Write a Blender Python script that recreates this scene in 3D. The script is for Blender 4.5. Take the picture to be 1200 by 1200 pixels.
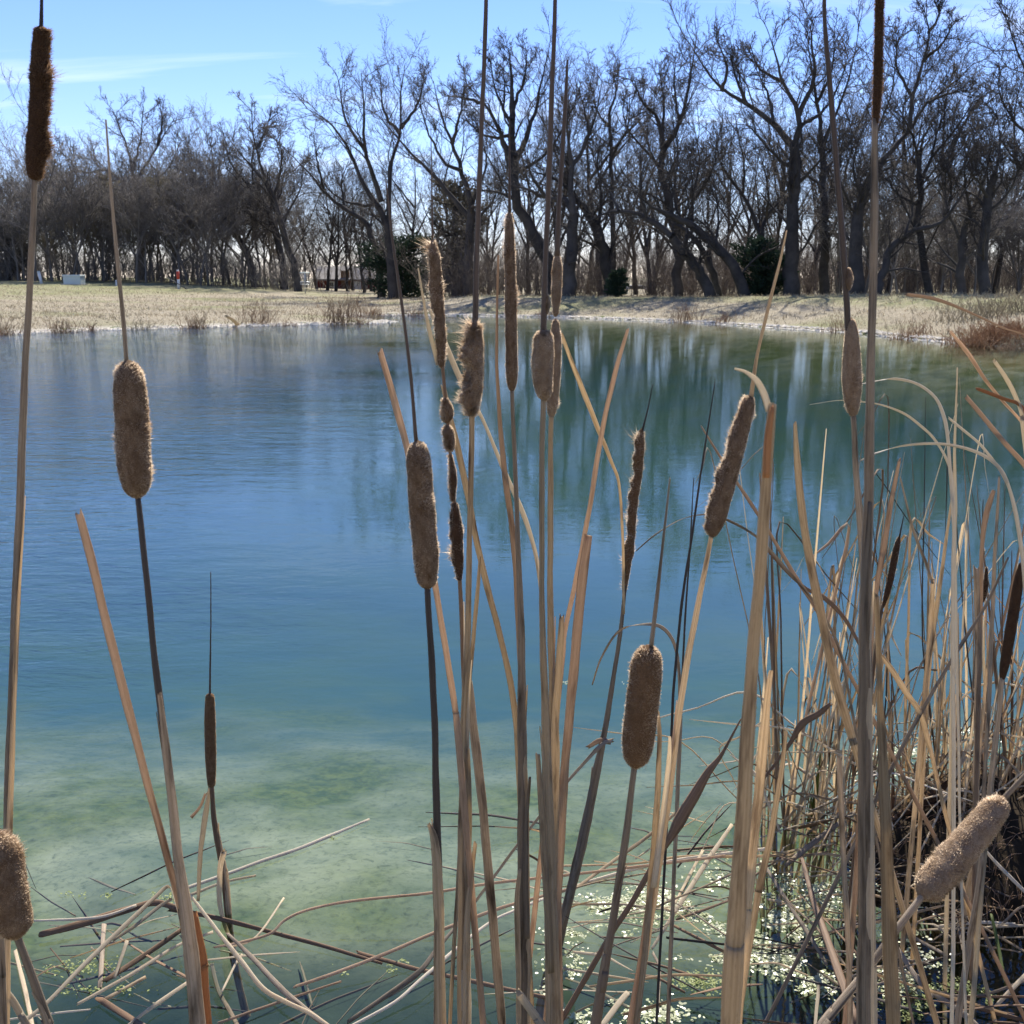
import bpy, math, random
import numpy as np
from mathutils import Vector, noise as mnoise

# ------------------------------------------------------------------ reset
for o in list(bpy.data.objects):
    bpy.data.objects.remove(o)
scene = bpy.context.scene
C = scene.collection
RNG = np.random.default_rng(11)
random.seed(11)

# ------------------------------------------------------------------ camera
F = 1230.0                       # focal length in pixels of a 1200 px picture
PITCH = math.radians(12.6)
EYE = np.array([0.0, 0.0, 1.6])
cam = bpy.data.cameras.new('camera')
cam.sensor_width = 36.0
cam.sensor_fit = 'HORIZONTAL'
cam.lens = 36.0 * F / 1200.0
cam.clip_start = 0.02
cam.clip_end = 6000.0
cam.dof.use_dof = True
cam.dof.focus_distance = 1.75
cam.dof.aperture_fstop = 24.0
camo = bpy.data.objects.new('camera', cam)
camo.location = EYE
camo.rotation_euler = (math.pi / 2 - PITCH, 0, 0)
C.objects.link(camo)
scene.camera = camo

# ------------------------------------------------------------------ light
SUN_AZ = math.radians(9.0)       # to the right of the view direction (+Y)
SUN_EL = math.radians(47.0)
world = bpy.data.worlds.new('World')
scene.world = world
world.use_nodes = True
wn, wl = world.node_tree.nodes, world.node_tree.links
wn.clear()
wout = wn.new('ShaderNodeOutputWorld')
bg = wn.new('ShaderNodeBackground')
bg.inputs['Strength'].default_value = 0.094
sky = wn.new('ShaderNodeTexSky')
sky.sky_type = 'NISHITA'
sky.sun_disc = False
sky.sun_elevation = SUN_EL
sky.sun_rotation = SUN_AZ
sky.altitude = 300.0
sky.air_density = 1.0
sky.dust_density = 0.0
sky.ozone_density = 2.2
tc = wn.new('ShaderNodeTexCoord')
sep = wn.new('ShaderNodeSeparateXYZ')
wl.new(tc.outputs['Generated'], sep.inputs[0])
zc_ = wn.new('ShaderNodeMath'); zc_.operation = 'MAXIMUM'; zc_.inputs[1].default_value = 0.0
wl.new(sep.outputs['Z'], zc_.inputs[0])
za = wn.new('ShaderNodeMath'); za.operation = 'ADD'; za.inputs[1].default_value = 0.12
wl.new(zc_.outputs[0], za.inputs[0])
dx = wn.new('ShaderNodeMath'); dx.operation = 'DIVIDE'
dy = wn.new('ShaderNodeMath'); dy.operation = 'DIVIDE'
wl.new(sep.outputs['X'], dx.inputs[0]); wl.new(za.outputs[0], dx.inputs[1])
wl.new(sep.outputs['Y'], dy.inputs[0]); wl.new(za.outputs[0], dy.inputs[1])
cmb = wn.new('ShaderNodeCombineXYZ')
wl.new(dx.outputs[0], cmb.inputs[0]); wl.new(dy.outputs[0], cmb.inputs[1])
mp = wn.new('ShaderNodeMapping')
mp.inputs['Rotation'].default_value = (0, 0, math.radians(24))
mp.inputs['Scale'].default_value = (0.55, 2.4, 1)
mp.inputs['Location'].default_value = (2.3, 0.7, 0)
wl.new(cmb.outputs[0], mp.inputs[0])
cn = wn.new('ShaderNodeTexNoise')
cn.inputs['Scale'].default_value = 1.1
cn.inputs['Detail'].default_value = 7
cn.inputs['Roughness'].default_value = 0.58
cn.inputs['Distortion'].default_value = 0.5
wl.new(mp.outputs[0], cn.inputs['Vector'])
cr = wn.new('ShaderNodeValToRGB')
cr.color_ramp.elements[0].position = 0.54
cr.color_ramp.elements[0].color = (0, 0, 0, 1)
cr.color_ramp.elements[1].position = 0.82
cr.color_ramp.elements[1].color = (0.45, 0.45, 0.45, 1)
wl.new(cn.outputs['Fac'], cr.inputs[0])
wm = wn.new('ShaderNodeMixRGB')
wm.inputs['Color2'].default_value = (9.0, 9.4, 10.0, 1)
wl.new(cr.outputs[0], wm.inputs['Fac'])
wl.new(sky.outputs[0], wm.inputs['Color1'])
wb = wn.new('ShaderNodeMixRGB'); wb.blend_type = 'MULTIPLY'; wb.inputs['Fac'].default_value = 1.0
wb.inputs['Color2'].default_value = (0.84, 0.81, 1.07, 1)
hs_ = wn.new('ShaderNodeHueSaturation'); hs_.inputs['Saturation'].default_value = 1.14
wl.new(sky.outputs[0], hs_.inputs['Color'])
wl.new(hs_.outputs[0], wb.inputs['Color1']); wl.new(wb.outputs[0], wm.inputs['Color1'])
wl.new(wm.outputs[0], bg.inputs['Color'])
wl.new(bg.outputs[0], wout.inputs['Surface'])

sl = bpy.data.lights.new('sun', 'SUN')
sl.energy = 5.0
sl.angle = math.radians(0.53)
sl.color = (1.0, 0.94, 0.84)
suno = bpy.data.objects.new('sun', sl)
sd_ = Vector((math.sin(SUN_AZ) * math.cos(SUN_EL), math.cos(SUN_AZ) * math.cos(SUN_EL), math.sin(SUN_EL)))
suno.rotation_euler = sd_.to_track_quat('Z', 'Y').to_euler()
suno.location = (8, 40, 60)
C.objects.link(suno)

scene.view_settings.view_transform = 'Standard'
scene.view_settings.look = 'None'
scene.view_settings.exposure = 0.9
scene.view_settings.gamma = 1.0
scene.view_settings.use_curve_mapping = False
scene.render.engine = 'CYCLES'
scene.cycles.debug_use_spatial_splits = True
scene.cycles.use_adaptive_sampling = True
scene.cycles.adaptive_threshold = 0.02
scene.cycles.max_bounces = 5
scene.cycles.diffuse_bounces = 2
scene.cycles.glossy_bounces = 2
scene.cycles.transmission_bounces = 3
scene.cycles.transparent_max_bounces = 8

# ------------------------------------------------------------------ geometry helpers
cp, sp = math.cos(PITCH), math.sin(PITCH)
FWD = np.array([0, cp, -sp])

def ray(u, v):
    ax, ay = (u - 600.0) / F, (600.0 - v) / F
    return np.array([ax, cp + ay * sp, -sp + ay * cp])

def at(u, v, Y):
    """world point seen at photo pixel (u,v) on the upright plane Y metres ahead"""
    d = ray(u, v)
    return EYE + d * (Y / d[1])

def atz(u, v, z=0.0):
    """world point seen at photo pixel (u,v) at height z"""
    d = ray(u, v)
    return EYE + d * ((z - EYE[2]) / d[2])

def px(p, w):
    """w pixels at point p, in metres"""
    return w * float(np.dot(np.asarray(p) - EYE, FWD)) / F

ORIGIN = {}

def fastmesh(name, V, faces, uv=None, smooth=True):
    V = np.asarray(V, dtype=np.float32)
    me = bpy.data.meshes.new(name)
    faces = [np.asarray(f, dtype=np.int32) for f in faces if len(f)]
    me.vertices.add(len(V))
    me.vertices.foreach_set('co', V.ravel())
    nl = sum(f.size for f in faces)
    npoly = sum(len(f) for f in faces)
    loops = np.concatenate([f.ravel() for f in faces])
    starts, off = [], 0
    for f in faces:
        k = f.shape[1]
        starts.append(off + np.arange(len(f), dtype=np.int32) * k)
        off += f.size
    me.loops.add(nl)
    me.loops.foreach_set('vertex_index', loops)
    me.polygons.add(npoly)
    me.polygons.foreach_set('loop_start', np.concatenate(starts))
    me.update(calc_edges=True)
    me.polygons.foreach_set('use_smooth', np.full(npoly, smooth, dtype=bool))
    if uv is not None:
        l = me.uv_layers.new(name='UVMap')
        l.data.foreach_set('uv', np.asarray(uv, dtype=np.float32)[loops].ravel())
    me.validate()
    return me

def build(name, V, faces, mat, parent=None, uv=None, smooth=True, origin=None):
    V = np.array(V, dtype=np.float64)
    if parent is not None:
        org = ORIGIN[parent.name]
    else:
        org = np.array(origin if origin is not None else (0, 0, 0), dtype=np.float64)
    me = fastmesh(name, V - org, faces, uv, smooth)
    me.materials.append(mat)
    o = bpy.data.objects.new(name, me)
    C.objects.link(o)
    if parent is not None:
        o.parent = parent
    else:
        o.location = org
    ORIGIN[o.name] = org
    return o

def thing(name, label, cat, loc, group=None):
    o = bpy.data.objects.new(name, None)
    o.empty_display_size = 0.05
    o.location = loc
    C.objects.link(o)
    ORIGIN[o.name] = np.array(loc, dtype=np.float64)
    return tag(o, label, cat, group)

def tag(o, label, cat, group=None):
    o['label'] = label
    o['category'] = cat
    if group:
        o['group'] = group
    return o

def kind(o, k, label=None):
    o['kind'] = k
    if label:
        o['label'] = label
    return o

def norm(a):
    return a / np.maximum(np.linalg.norm(a, axis=-1, keepdims=True), 1e-9)

def tubes(P, A, k, B=None, ref=None, caps=False, twist=None):
    """sweep elliptical sections along P (B,n,3); half widths A,B (B,n)"""
    P = np.asarray(P, dtype=np.float64); A = np.asarray(A, dtype=np.float64)
    nb, n, _ = P.shape
    B_ = A if B is None else np.asarray(B)
    T = np.empty_like(P)
    T[:, 1:-1] = P[:, 2:] - P[:, :-2]
    T[:, 0] = P[:, 1] - P[:, 0]
    T[:, -1] = P[:, -1] - P[:, -2]
    T = norm(T)
    if ref is None:
        r = np.where(np.abs(T[:, :1, 2:3]) > 0.85, np.array([[[1.0, 0.13, 0.0]]]), np.array([[[0.0, 0.1, 1.0]]]))
    else:
        r = np.asarray(ref, dtype=np.float64).reshape(-1, 1, 3) * np.ones((nb, 1, 1))
    X = r - T * np.sum(r * T, axis=-1, keepdims=True)
    X = norm(X)
    Y = np.cross(T, X)
    if twist is not None:
        tw = np.asarray(twist).reshape(nb, n, 1)
        X, Y = X * np.cos(tw) + Y * np.sin(tw), -X * np.sin(tw) + Y * np.cos(tw)
    an = np.arange(k) / k * 2 * math.pi
    V = (P[:, :, None, :] + X[:, :, None, :] * (A[:, :, None] * np.cos(an))[..., None]
         + Y[:, :, None, :] * (B_[:, :, None] * np.sin(an))[..., None])
    idx = np.arange(nb * n * k).reshape(nb, n, k)
    a = idx[:, :-1, :]; b = idx[:, 1:, :]
    q = np.stack([a, np.roll(a, -1, 2), np.roll(b, -1, 2), b], axis=-1).reshape(-1, 4)
    seg = np.linalg.norm(np.diff(P, axis=1), axis=-1)
    L = np.concatenate([np.zeros((nb, 1)), np.cumsum(seg, axis=1)], axis=1)
    uu = np.abs(2 * np.arange(k) / k - 1)
    UV = np.stack([np.broadcast_to(uu, (nb, n, k)), np.broadcast_to(L[:, :, None], (nb, n, k))], -1).reshape(-1, 2)
    F_ = [q]
    if caps:
        F_ += [idx[:, 0, ::-1].reshape(-1, k), idx[:, -1, :].reshape(-1, k)]
    return V.reshape(-1, 3), F_, UV

def merge(parts):
    Vs, Fs, Us, off = [], {}, [], 0
    for V, Fl, U in parts:
        Vs.append(V); Us.append(U)
        for f in Fl:
            Fs.setdefault(f.shape[1], []).append(f + off)
        off += len(V)
    return np.concatenate(Vs), [np.concatenate(f) for f in Fs.values()], np.concatenate(Us)

def smooth_path(pts, per=5):
    """Catmull-Rom through pts (n,d)"""
    P = np.asarray(pts, dtype=np.float64)
    if len(P) < 3:
        t = np.linspace(0, 1, per + 1)[:, None]
        return P[0] * (1 - t) + P[-1] * t
    Q = np.vstack([2 * P[0] - P[1], P, 2 * P[-1] - P[-2]])
    out = []
    for i in range(1, len(Q) - 2):
        p0, p1, p2, p3 = Q[i - 1], Q[i], Q[i + 1], Q[i + 2]
        for t in np.linspace(0, 1, per, endpoint=False):
            out.append(0.5 * ((2 * p1) + (-p0 + p2) * t + (2 * p0 - 5 * p1 + 4 * p2 - p3) * t * t + (-p0 + 3 * p1 - 3 * p2 + p3) * t ** 3))
    out.append(P[-1])
    return np.array(out)

# ------------------------------------------------------------------ materials
def new_mat(name):
    m = bpy.data.materials.new(name)
    m.use_nodes = True
    nt = m.node_tree
    nt.nodes.clear()
    return m, nt.nodes, nt.links

def nd(n, t, **kw):
    x = n.new(t)
    for k_, v_ in kw.items():
        if k_ in x.inputs:
            x.inputs[k_].default_value = v_
        else:
            setattr(x, k_, v_)
    return x

def rampn(n, l, src, p0, p1, c0=(0, 0, 0, 1), c1=(1, 1, 1, 1)):
    r = n.new('ShaderNodeValToRGB')
    r.color_ramp.elements[0].position = p0; r.color_ramp.elements[0].color = c0
    r.color_ramp.elements[1].position = p1; r.color_ramp.elements[1].color = c1
    l.new(src, r.inputs[0])
    return r.outputs[0]

def mixc(n, l, fac, a, b, mode='MIX'):
    m = n.new('ShaderNodeMixRGB'); m.blend_type = mode
    for s, i in ((fac, 'Fac'), (a, 'Color1'), (b, 'Color2')):
        if isinstance(s, (int, float)):
            m.inputs[i].default_value = s
        elif isinstance(s, tuple):
            m.inputs[i].default_value = s if len(s) == 4 else (*s, 1)
        else:
            l.new(s, m.inputs[i])
    return m.outputs[0]

def noise(n, l, vec, scale, detail=4, rough=0.55, mscale=None, dist=0.0):
    if mscale is not None:
        mp_ = n.new('ShaderNodeMapping'); mp_.inputs['Scale'].default_value = mscale
        l.new(vec, mp_.inputs[0]); vec = mp_.outputs[0]
    t = n.new('ShaderNodeTexNoise')
    t.inputs['Scale'].default_value = scale; t.inputs['Detail'].default_value = detail
    t.inputs['Roughness'].default_value = rough; t.inputs['Distortion'].default_value = dist
    l.new(vec, t.inputs['Vector'])
    return t.outputs['Fac']

def reed_mat(name, c1, c2, dark, lo=0.56, hi=0.75, transl=0.25, rough=0.62, vary=0.35):
    m, n, l = new_mat(name)
    out = n.new('ShaderNodeOutputMaterial')
    uv = n.new('ShaderNodeUVMap')
    oi = n.new('ShaderNodeObjectInfo')
    add = n.new('ShaderNodeVectorMath'); add.operation = 'ADD'
    sc = n.new('ShaderNodeVectorMath'); sc.operation = 'SCALE'; sc.inputs['Scale'].default_value = 37.0
    cx = n.new('ShaderNodeCombineXYZ')
    l.new(oi.outputs['Random'], cx.inputs[0]); l.new(oi.outputs['Random'], cx.inputs[1]); l.new(oi.outputs['Random'], cx.inputs[2])
    l.new(cx.outputs[0], sc.inputs[0]); l.new(uv.outputs[0], add.inputs[0]); l.new(sc.outputs[0], add.inputs[1])
    vec = add.outputs[0]
    streak = noise(n, l, vec, 1.0, 3, 0.6, (9, 3.5, 1))
    blot = noise(n, l, vec, 1.0, 4, 0.6, (1.6, 11, 1))
    spk = noise(n, l, vec, 1.0, 5, 0.7, (14, 90, 1))
    col = mixc(n, l, rampn(n, l, streak, 0.34, 0.64), c1, c2)
    col = mixc(n, l, rampn(n, l, blot, lo, hi), col, dark)
    col = mixc(n, l, rampn(n, l, spk, 0.55, 0.8, (0, 0, 0, 1), (0.75, 0.75, 0.75, 1)), col, dark)
    hs = n.new('ShaderNodeHueSaturation')
    mr = nd(n, 'ShaderNodeMapRange'); mr.inputs['To Min'].default_value = 1 - vary; mr.inputs['To Max'].default_value = 1 + vary * 0.6
    l.new(oi.outputs['Random'], mr.inputs['Value']); l.new(mr.outputs[0], hs.inputs['Value']); l.new(col, hs.inputs['Color'])
    b = n.new('ShaderNodeBsdfPrincipled'); b.inputs['Roughness'].default_value = rough
    b.inputs['Specular IOR Level'].default_value = 0.35
    l.new(hs.outputs[0], b.inputs['Base Color'])
    bp = n.new('ShaderNodeBump'); bp.inputs['Strength'].default_value = 0.5; bp.inputs['Distance'].default_value = 0.0012
    fine = noise(n, l, vec, 1.0, 2, 0.5, (30, 5, 1))
    l.new(fine, bp.inputs['Height']); l.new(bp.outputs[0], b.inputs['Normal'])
    sh = b.outputs[0]
    if transl > 0:
        t = n.new('ShaderNodeBsdfTranslucent'); l.new(hs.outputs[0], t.inputs['Color'])
        mx = n.new('ShaderNodeMixShader'); mx.inputs[0].default_value = transl
        l.new(sh, mx.inputs[1]); l.new(t.outputs[0], mx.inputs[2]); sh = mx.outputs[0]
    l.new(sh, out.inputs['Surface'])
    return m

def fuzz_mat(name, c1, c2, transl, scale=150):
    m, n, l = new_mat(name)
    out = n.new('ShaderNodeOutputMaterial')
    t = n.new('ShaderNodeTexCoord')
    f1 = noise(n, l, t.outputs['Object'], scale, 7, 0.72, (1, 1, 0.55))
    f2 = noise(n, l, t.outputs['Object'], scale * 6, 3, 0.6)
    col = mixc(n, l, rampn(n, l, f1, 0.34, 0.70), c1, c2)
    col = mixc(n, l, rampn(n, l, f2, 0.3, 0.75), mixc(n, l, 0.4, col, (0.02, 0.012, 0.008)), col)
    b = n.new('ShaderNodeBsdfPrincipled'); b.inputs['Roughness'].default_value = 0.95
    b.inputs['Specular IOR Level'].default_value = 0.1
    l.new(col, b.inputs['Base Color'])
    tr = n.new('ShaderNodeBsdfTranslucent'); l.new(col, tr.inputs['Color'])
    mx = n.new('ShaderNodeMixShader'); mx.inputs[0].default_value = transl
    bp = n.new('ShaderNodeBump'); bp.inputs['Strength'].default_value = 0.8; bp.inputs['Distance'].default_value = 0.002
    l.new(f2, bp.inputs['Height']); l.new(bp.outputs[0], b.inputs['Normal'])
    l.new(b.outputs[0], mx.inputs[1]); l.new(tr.outputs[0], mx.inputs[2])
    l.new(mx.outputs[0], out.inputs['Surface'])
    return m

def simple_mat(name, c1, c2=None, scale=4.0, rough=0.7, bump=0.0, spec=0.3, transl=0.0, metallic=0.0, lo=0.35, hi=0.65, rnd=0.0):
    m, n, l = new_mat(name)
    out = n.new('ShaderNodeOutputMaterial')
    b = n.new('ShaderNodeBsdfPrincipled'); b.inputs['Roughness'].default_value = rough
    b.inputs['Specular IOR Level'].default_value = spec; b.inputs['Metallic'].default_value = metallic
    t = n.new('ShaderNodeTexCoord')
    nz = noise(n, l, t.outputs['Object'], scale, 6, 0.6)
    col = mixc(n, l, rampn(n, l, nz, lo, hi), c1, c2 if c2 else tuple(x * 0.75 for x in c1))
    if rnd:
        oi = n.new('ShaderNodeObjectInfo'); hs = n.new('ShaderNodeHueSaturation')
        mr = n.new('ShaderNodeMapRange'); mr.inputs['To Min'].default_value = 1 - rnd; mr.inputs['To Max'].default_value = 1 + rnd
        l.new(oi.outputs['Random'], mr.inputs['Value']); l.new(mr.outputs[0], hs.inputs['Value']); l.new(col, hs.inputs['Color'])
        col = hs.outputs[0]
    l.new(col, b.inputs['Base Color'])
    if bump:
        bp = n.new('ShaderNodeBump'); bp.inputs['Strength'].default_value = 0.6; bp.inputs['Distance'].default_value = bump
        l.new(nz, bp.inputs['Height']); l.new(bp.outputs[0], b.inputs['Normal'])
    sh = b.outputs[0]
    if transl:
        tr = n.new('ShaderNodeBsdfTranslucent'); l.new(col, tr.inputs['Color'])
        mx = n.new('ShaderNodeMixShader'); mx.inputs[0].default_value = transl
        l.new(sh, mx.inputs[1]); l.new(tr.outputs[0], mx.inputs[2]); sh = mx.outputs[0]
    l.new(sh, out.inputs['Surface'])
    return m

M = {}
M['tan'] = reed_mat('dry_tan_reed', (0.72, 0.59, 0.41), (0.48, 0.365, 0.235), (0.16, 0.108, 0.066), 0.53, 0.72, transl=0.6)
M['straw'] = reed_mat('bleached_reed', (0.80, 0.71, 0.55), (0.66, 0.54, 0.38), (0.30, 0.21, 0.13), 0.6, 0.78, transl=0.6)
M['grey'] = reed_mat('weathered_grey_reed', (0.52, 0.43, 0.325), (0.35, 0.275, 0.195), (0.10, 0.074, 0.05), 0.5, 0.72, transl=0.5)
M['pink'] = reed_mat('cut_pinkish_reed', (0.62, 0.475, 0.345), (0.47, 0.345, 0.24), (0.22, 0.145, 0.095), 0.54, 0.76, transl=0.6)
M['brown'] = reed_mat('brown_reed', (0.30, 0.185, 0.105), (0.19, 0.115, 0.065), (0.07, 0.042, 0.025), transl=0.25)
M['black'] = reed_mat('blackened_reed', (0.075, 0.055, 0.042), (0.045, 0.034, 0.028), (0.02, 0.015, 0.012), transl=0.0)
M['spike'] = reed_mat('dry_flower_spike', (0.13, 0.085, 0.055), (0.085, 0.055, 0.036), (0.04, 0.026, 0.018), transl=0.0)
M['white_leaf'] = reed_mat('sun_bleached_leaf', (0.82, 0.73, 0.58), (0.68, 0.58, 0.43), (0.36, 0.27, 0.18), 0.6, 0.82, transl=0.35, vary=0.15)
M['fluff_dark'] = simple_mat('cattail_seed_fluff_dark', (0.26, 0.16, 0.09), (0.13, 0.075, 0.04), 70, 0.9, transl=0.7, spec=0.1)
M['rust'] = reed_mat('rusty_reed_sheath', (0.58, 0.28, 0.11), (0.45, 0.21, 0.085), (0.16, 0.07, 0.03), transl=0.35)
M['green'] = reed_mat('green_reed', (0.10, 0.16, 0.03), (0.15, 0.17, 0.05), (0.08, 0.06, 0.02), transl=0.3)
M['head_buff'] = fuzz_mat('cattail_fuzz_buff', (0.17, 0.098, 0.05), (0.44, 0.305, 0.19), 0.3)
M['head_pale'] = fuzz_mat('cattail_fuzz_pale', (0.34, 0.225, 0.135), (0.60, 0.44, 0.295), 0.32, 120)
M['head_brown'] = fuzz_mat('cattail_fuzz_brown', (0.18, 0.10, 0.048), (0.29, 0.17, 0.088), 0.22, 130)
M['head_dark'] = fuzz_mat('cattail_fuzz_dark', (0.065, 0.034, 0.018), (0.12, 0.065, 0.035), 0.1, 130)
M['fluff'] = simple_mat('cattail_seed_fluff', (0.80, 0.65, 0.48), (0.30, 0.20, 0.12), 70, 0.9, transl=0.9, spec=0.1)
M['fluff_brown'] = simple_mat('cattail_seed_fluff_brown', (0.62, 0.44, 0.27), (0.38, 0.24, 0.13), 70, 0.9, transl=0.8, spec=0.1)
M['bark'] = simple_mat('tree_bark', (0.085, 0.076, 0.068), (0.045, 0.041, 0.038), 1.6, 0.9, 0.03, 0.15, rnd=0.25)
M['twig'] = simple_mat('tree_twigs', (0.085, 0.074, 0.064), (0.06, 0.053, 0.047), 0.7, 0.9, 0, 0.15, rnd=0.25)
M['thicket'] = simple_mat('thicket_twigs', (0.20, 0.18, 0.158), (0.14, 0.126, 0.112), 0.5, 0.9, 0, 0.15, rnd=0.3)
M['budding'] = simple_mat('budding_twigs', (0.21, 0.18, 0.10), (0.15, 0.13, 0.085), 0.6, 0.9, 0, 0.15)
M['brush'] = simple_mat('underbrush_twigs', (0.14, 0.112, 0.09), (0.09, 0.074, 0.062), 0.4, 0.9, 0, 0.15)
M['cedar'] = simple_mat('cedar_foliage', (0.022, 0.043, 0.026), (0.04, 0.06, 0.032), 2.0, 0.8, 0, 0.2, transl=0.15)
M['cedar_grey'] = simple_mat('ivy_foliage', (0.13, 0.12, 0.09), (0.17, 0.15, 0.115), 1.0, 0.8, 0, 0.2, transl=0.15)
M['grass'] = simple_mat('dry_grass', (0.40, 0.34, 0.235), (0.24, 0.205, 0.135), 0.5, 0.8, 0, 0.2, transl=0.3)
M['weed'] = simple_mat('dry_weeds', (0.36, 0.25, 0.16), (0.24, 0.155, 0.095), 3.0, 0.8, 0, 0.2, transl=0.25)
M['redgrass'] = simple_mat('russet_grass', (0.40, 0.245, 0.14), (0.28, 0.16, 0.09), 2.0, 0.8, 0, 0.2, transl=0.3)
M['stone'] = simple_mat('pale_shore_stone', (0.74, 0.67, 0.55), (0.56, 0.49, 0.38), 6.0, 0.75, 0.01)
M['mud'] = simple_mat('wet_root_mud', (0.02, 0.015, 0.009), (0.042, 0.03, 0.018), 14, 0.9, 0.02, 0.08)
M['algae'] = simple_mat('floating_algae', (0.30, 0.33, 0.12), (0.20, 0.25, 0.07), 22, 0.55, 0.0, 0.3, transl=0.3)
M['algae_pale'] = simple_mat('pale_floating_algae', (0.52, 0.53, 0.36), (0.36, 0.40, 0.18), 30, 0.35, 0.0, 0.6, transl=0.3)
M['algae_sunk'] = simple_mat('sunken_algae', (0.15, 0.17, 0.06), (0.09, 0.115, 0.045), 12, 1.0, 0.0, 0.0)
M['brick'] = simple_mat('red_house_wall', (0.16, 0.042, 0.032), (0.12, 0.032, 0.026), 1.5, 0.85)
M['roof'] = simple_mat('grey_roof', (0.22, 0.205, 0.19), (0.18, 0.165, 0.155), 0.8, 0.9)
M['white'] = simple_mat('white_paint', (0.78, 0.78, 0.75), (0.68, 0.68, 0.65), 2, 0.5)
M['boxgreen'] = simple_mat('pale_utility_paint', (0.60, 0.66, 0.62), (0.54, 0.60, 0.56), 1.2, 0.5)
M['red'] = simple_mat('red_paint', (0.62, 0.09, 0.05), (0.50, 0.07, 0.04), 3, 0.5)
M['steel'] = simple_mat('galvanised_steel', (0.45, 0.47, 0.49), (0.38, 0.40, 0.42), 5, 0.45, metallic=0.6)
M['glass'] = simple_mat('dark_glass', (0.03, 0.035, 0.04), (0.05, 0.055, 0.06), 2, 0.08, spec=0.8)
M['rubber'] = simple_mat('tyre_rubber', (0.02, 0.02, 0.02), (0.03, 0.03, 0.03), 5, 0.85)

# ------------------------------------------------------------------ pond outline and terrain
far_px = [(-150, 398), (-60, 393), (0, 391), (100, 387), (200, 384), (300, 381.5), (400, 379), (440, 378), (458, 376.5),
          (430, 374), (405, 372), (425, 369.5), (470, 369), (540, 370), (620, 371.5), (700, 373.5), (800, 377.5), (900, 383.5),
          (1000, 390), (1080, 398), (1150, 403.5), (1200, 407), (1300, 416)]
far = [atz(u, v)[:2] for u, v in far_px]
near = [(16.5, 14.0), (14.0, 7.0), (9.0, 2.2), (4.5, 0.75), (1.5, 0.42), (-1.5, 0.40), (-5.0, 0.6), (-11, 2.4), (-17, 7.0), (-22, 14), (-24, 21), (-21.5, 25.5)]
POND = smooth_path(np.array(far + [np.array(p) for p in near] + [far[0]]), 4)[:-1]

def sdist(X, Y):
    """signed distance to the pond outline, positive on land"""
    p = np.stack([X.ravel(), Y.ravel()], -1)
    A = POND; B = np.roll(POND, -1, 0)
    best = np.full(len(p), 1e9); inside = np.zeros(len(p), bool)
    for a, b in zip(A, B):
        ab = b - a
        t = np.clip(((p - a) @ ab) / max(ab @ ab, 1e-9), 0, 1)
        d = np.linalg.norm(p - (a + t[:, None] * ab), axis=1)
        best = np.minimum(best, d)
        c = ((a[1] > p[:, 1]) != (b[1] > p[:, 1]))
        with np.errstate(divide='ignore', invalid='ignore'):
            xi = (b[0] - a[0]) * (p[:, 1] - a[1]) / (b[1] - a[1]) + a[0]
        inside ^= c & (p[:, 0] < xi)
    return np.where(inside, -best, best).reshape(X.shape)

def ss(x, a, b):
    t = np.clip((x - a) / (b - a), 0, 1)
    return t * t * (3 - 2 * t)

def vnoise(X, Y, s, seed=0.0):
    f = np.sin(X * s * 1.0 + 1.7 + seed) * np.cos(Y * s * 1.13 - 0.4 + seed) + 0.5 * np.sin(X * s * 2.3 + Y * s * 1.9 + seed * 2) + 0.25 * np.sin(X * s * 4.7 - Y * s * 5.3 + seed)
    return f / 1.75

def terrain(X, Y):
    X = np.asarray(X, dtype=np.float64); Y = np.asarray(Y, dtype=np.float64)
    sd = sdist(X, Y) + 0.10 * vnoise(X, Y, 2.1) * ss(np.abs(Y), 3, 10)
    ang = X / np.maximum(Y, 1.0)
    farside = ss(Y, 6, 16)
    H = 0.68 + 0.28 * ss(ang, 0.12, 0.42)
    out = H * ss(sd, -1.2, 7.0)
    left = ss(ang, -0.12, -0.36)
    gentle = 0.22 * ss(sd, -0.5, 3) + 0.28 * ss(sd, 2, 30) + 0.85 * left * ss(sd, 8, 48)
    wl_ = ss(ang, -0.02, -0.12)
    out = out * (1 - wl_) + gentle * wl_
    out = out - (1 - left) * (1 - 0.6 * wl_) * 0.35 * ss(sd, 8, 24)
    out = out + ss(sd, 0.5, 4) * 0.05 * vnoise(X, Y, 0.9) + ss(sd, 0.3, 1.5) * 0.02 * vnoise(X, Y, 4.3, 1.0)
    nearb = 0.42 * ss(sd, -0.15, 1.6) + 0.5 * ss(sd, 1.5, 12)
    land = out * farside + nearb * (1 - farside)
    dep = -(0.10 + 0.16 * ss(-sd, 0, 1.5) + 1.5 * ss(-sd, 1.2, 10.0)) * ss(-sd, -0.02, 0.5)
    dep = dep + 0.035 * vnoise(X, Y, 3.1, 2.0) * ss(-sd, 0.3, 1.5)
    return np.where(sd > 0, land, np.minimum(dep, -0.001))

def tz(x, y):
    return float(terrain(np.array([x]), np.array([y]))[0])

nx, ny = 300, 330
sx = np.sinh(np.linspace(-1, 1, nx) * 6.2) / math.sinh(6.2) * 900
sy = np.sinh(np.linspace(-0.62, 1, ny) * 6.6) / math.sinh(6.6) * 1600 + 1.0
GX, GY = np.meshgrid(sx, sy)
GZ = terrain(GX, GY)
GV = np.stack([GX, GY, GZ], -1).reshape(-1, 3)
gi = np.arange(nx * ny).reshape(ny, nx)
GQ = np.stack([gi[:-1, :-1], gi[:-1, 1:], gi[1:, 1:], gi[1:, :-1]], -1).reshape(-1, 4)
gz = GV[:, 2][GQ].mean(1)
wet = gz < -0.004

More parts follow.
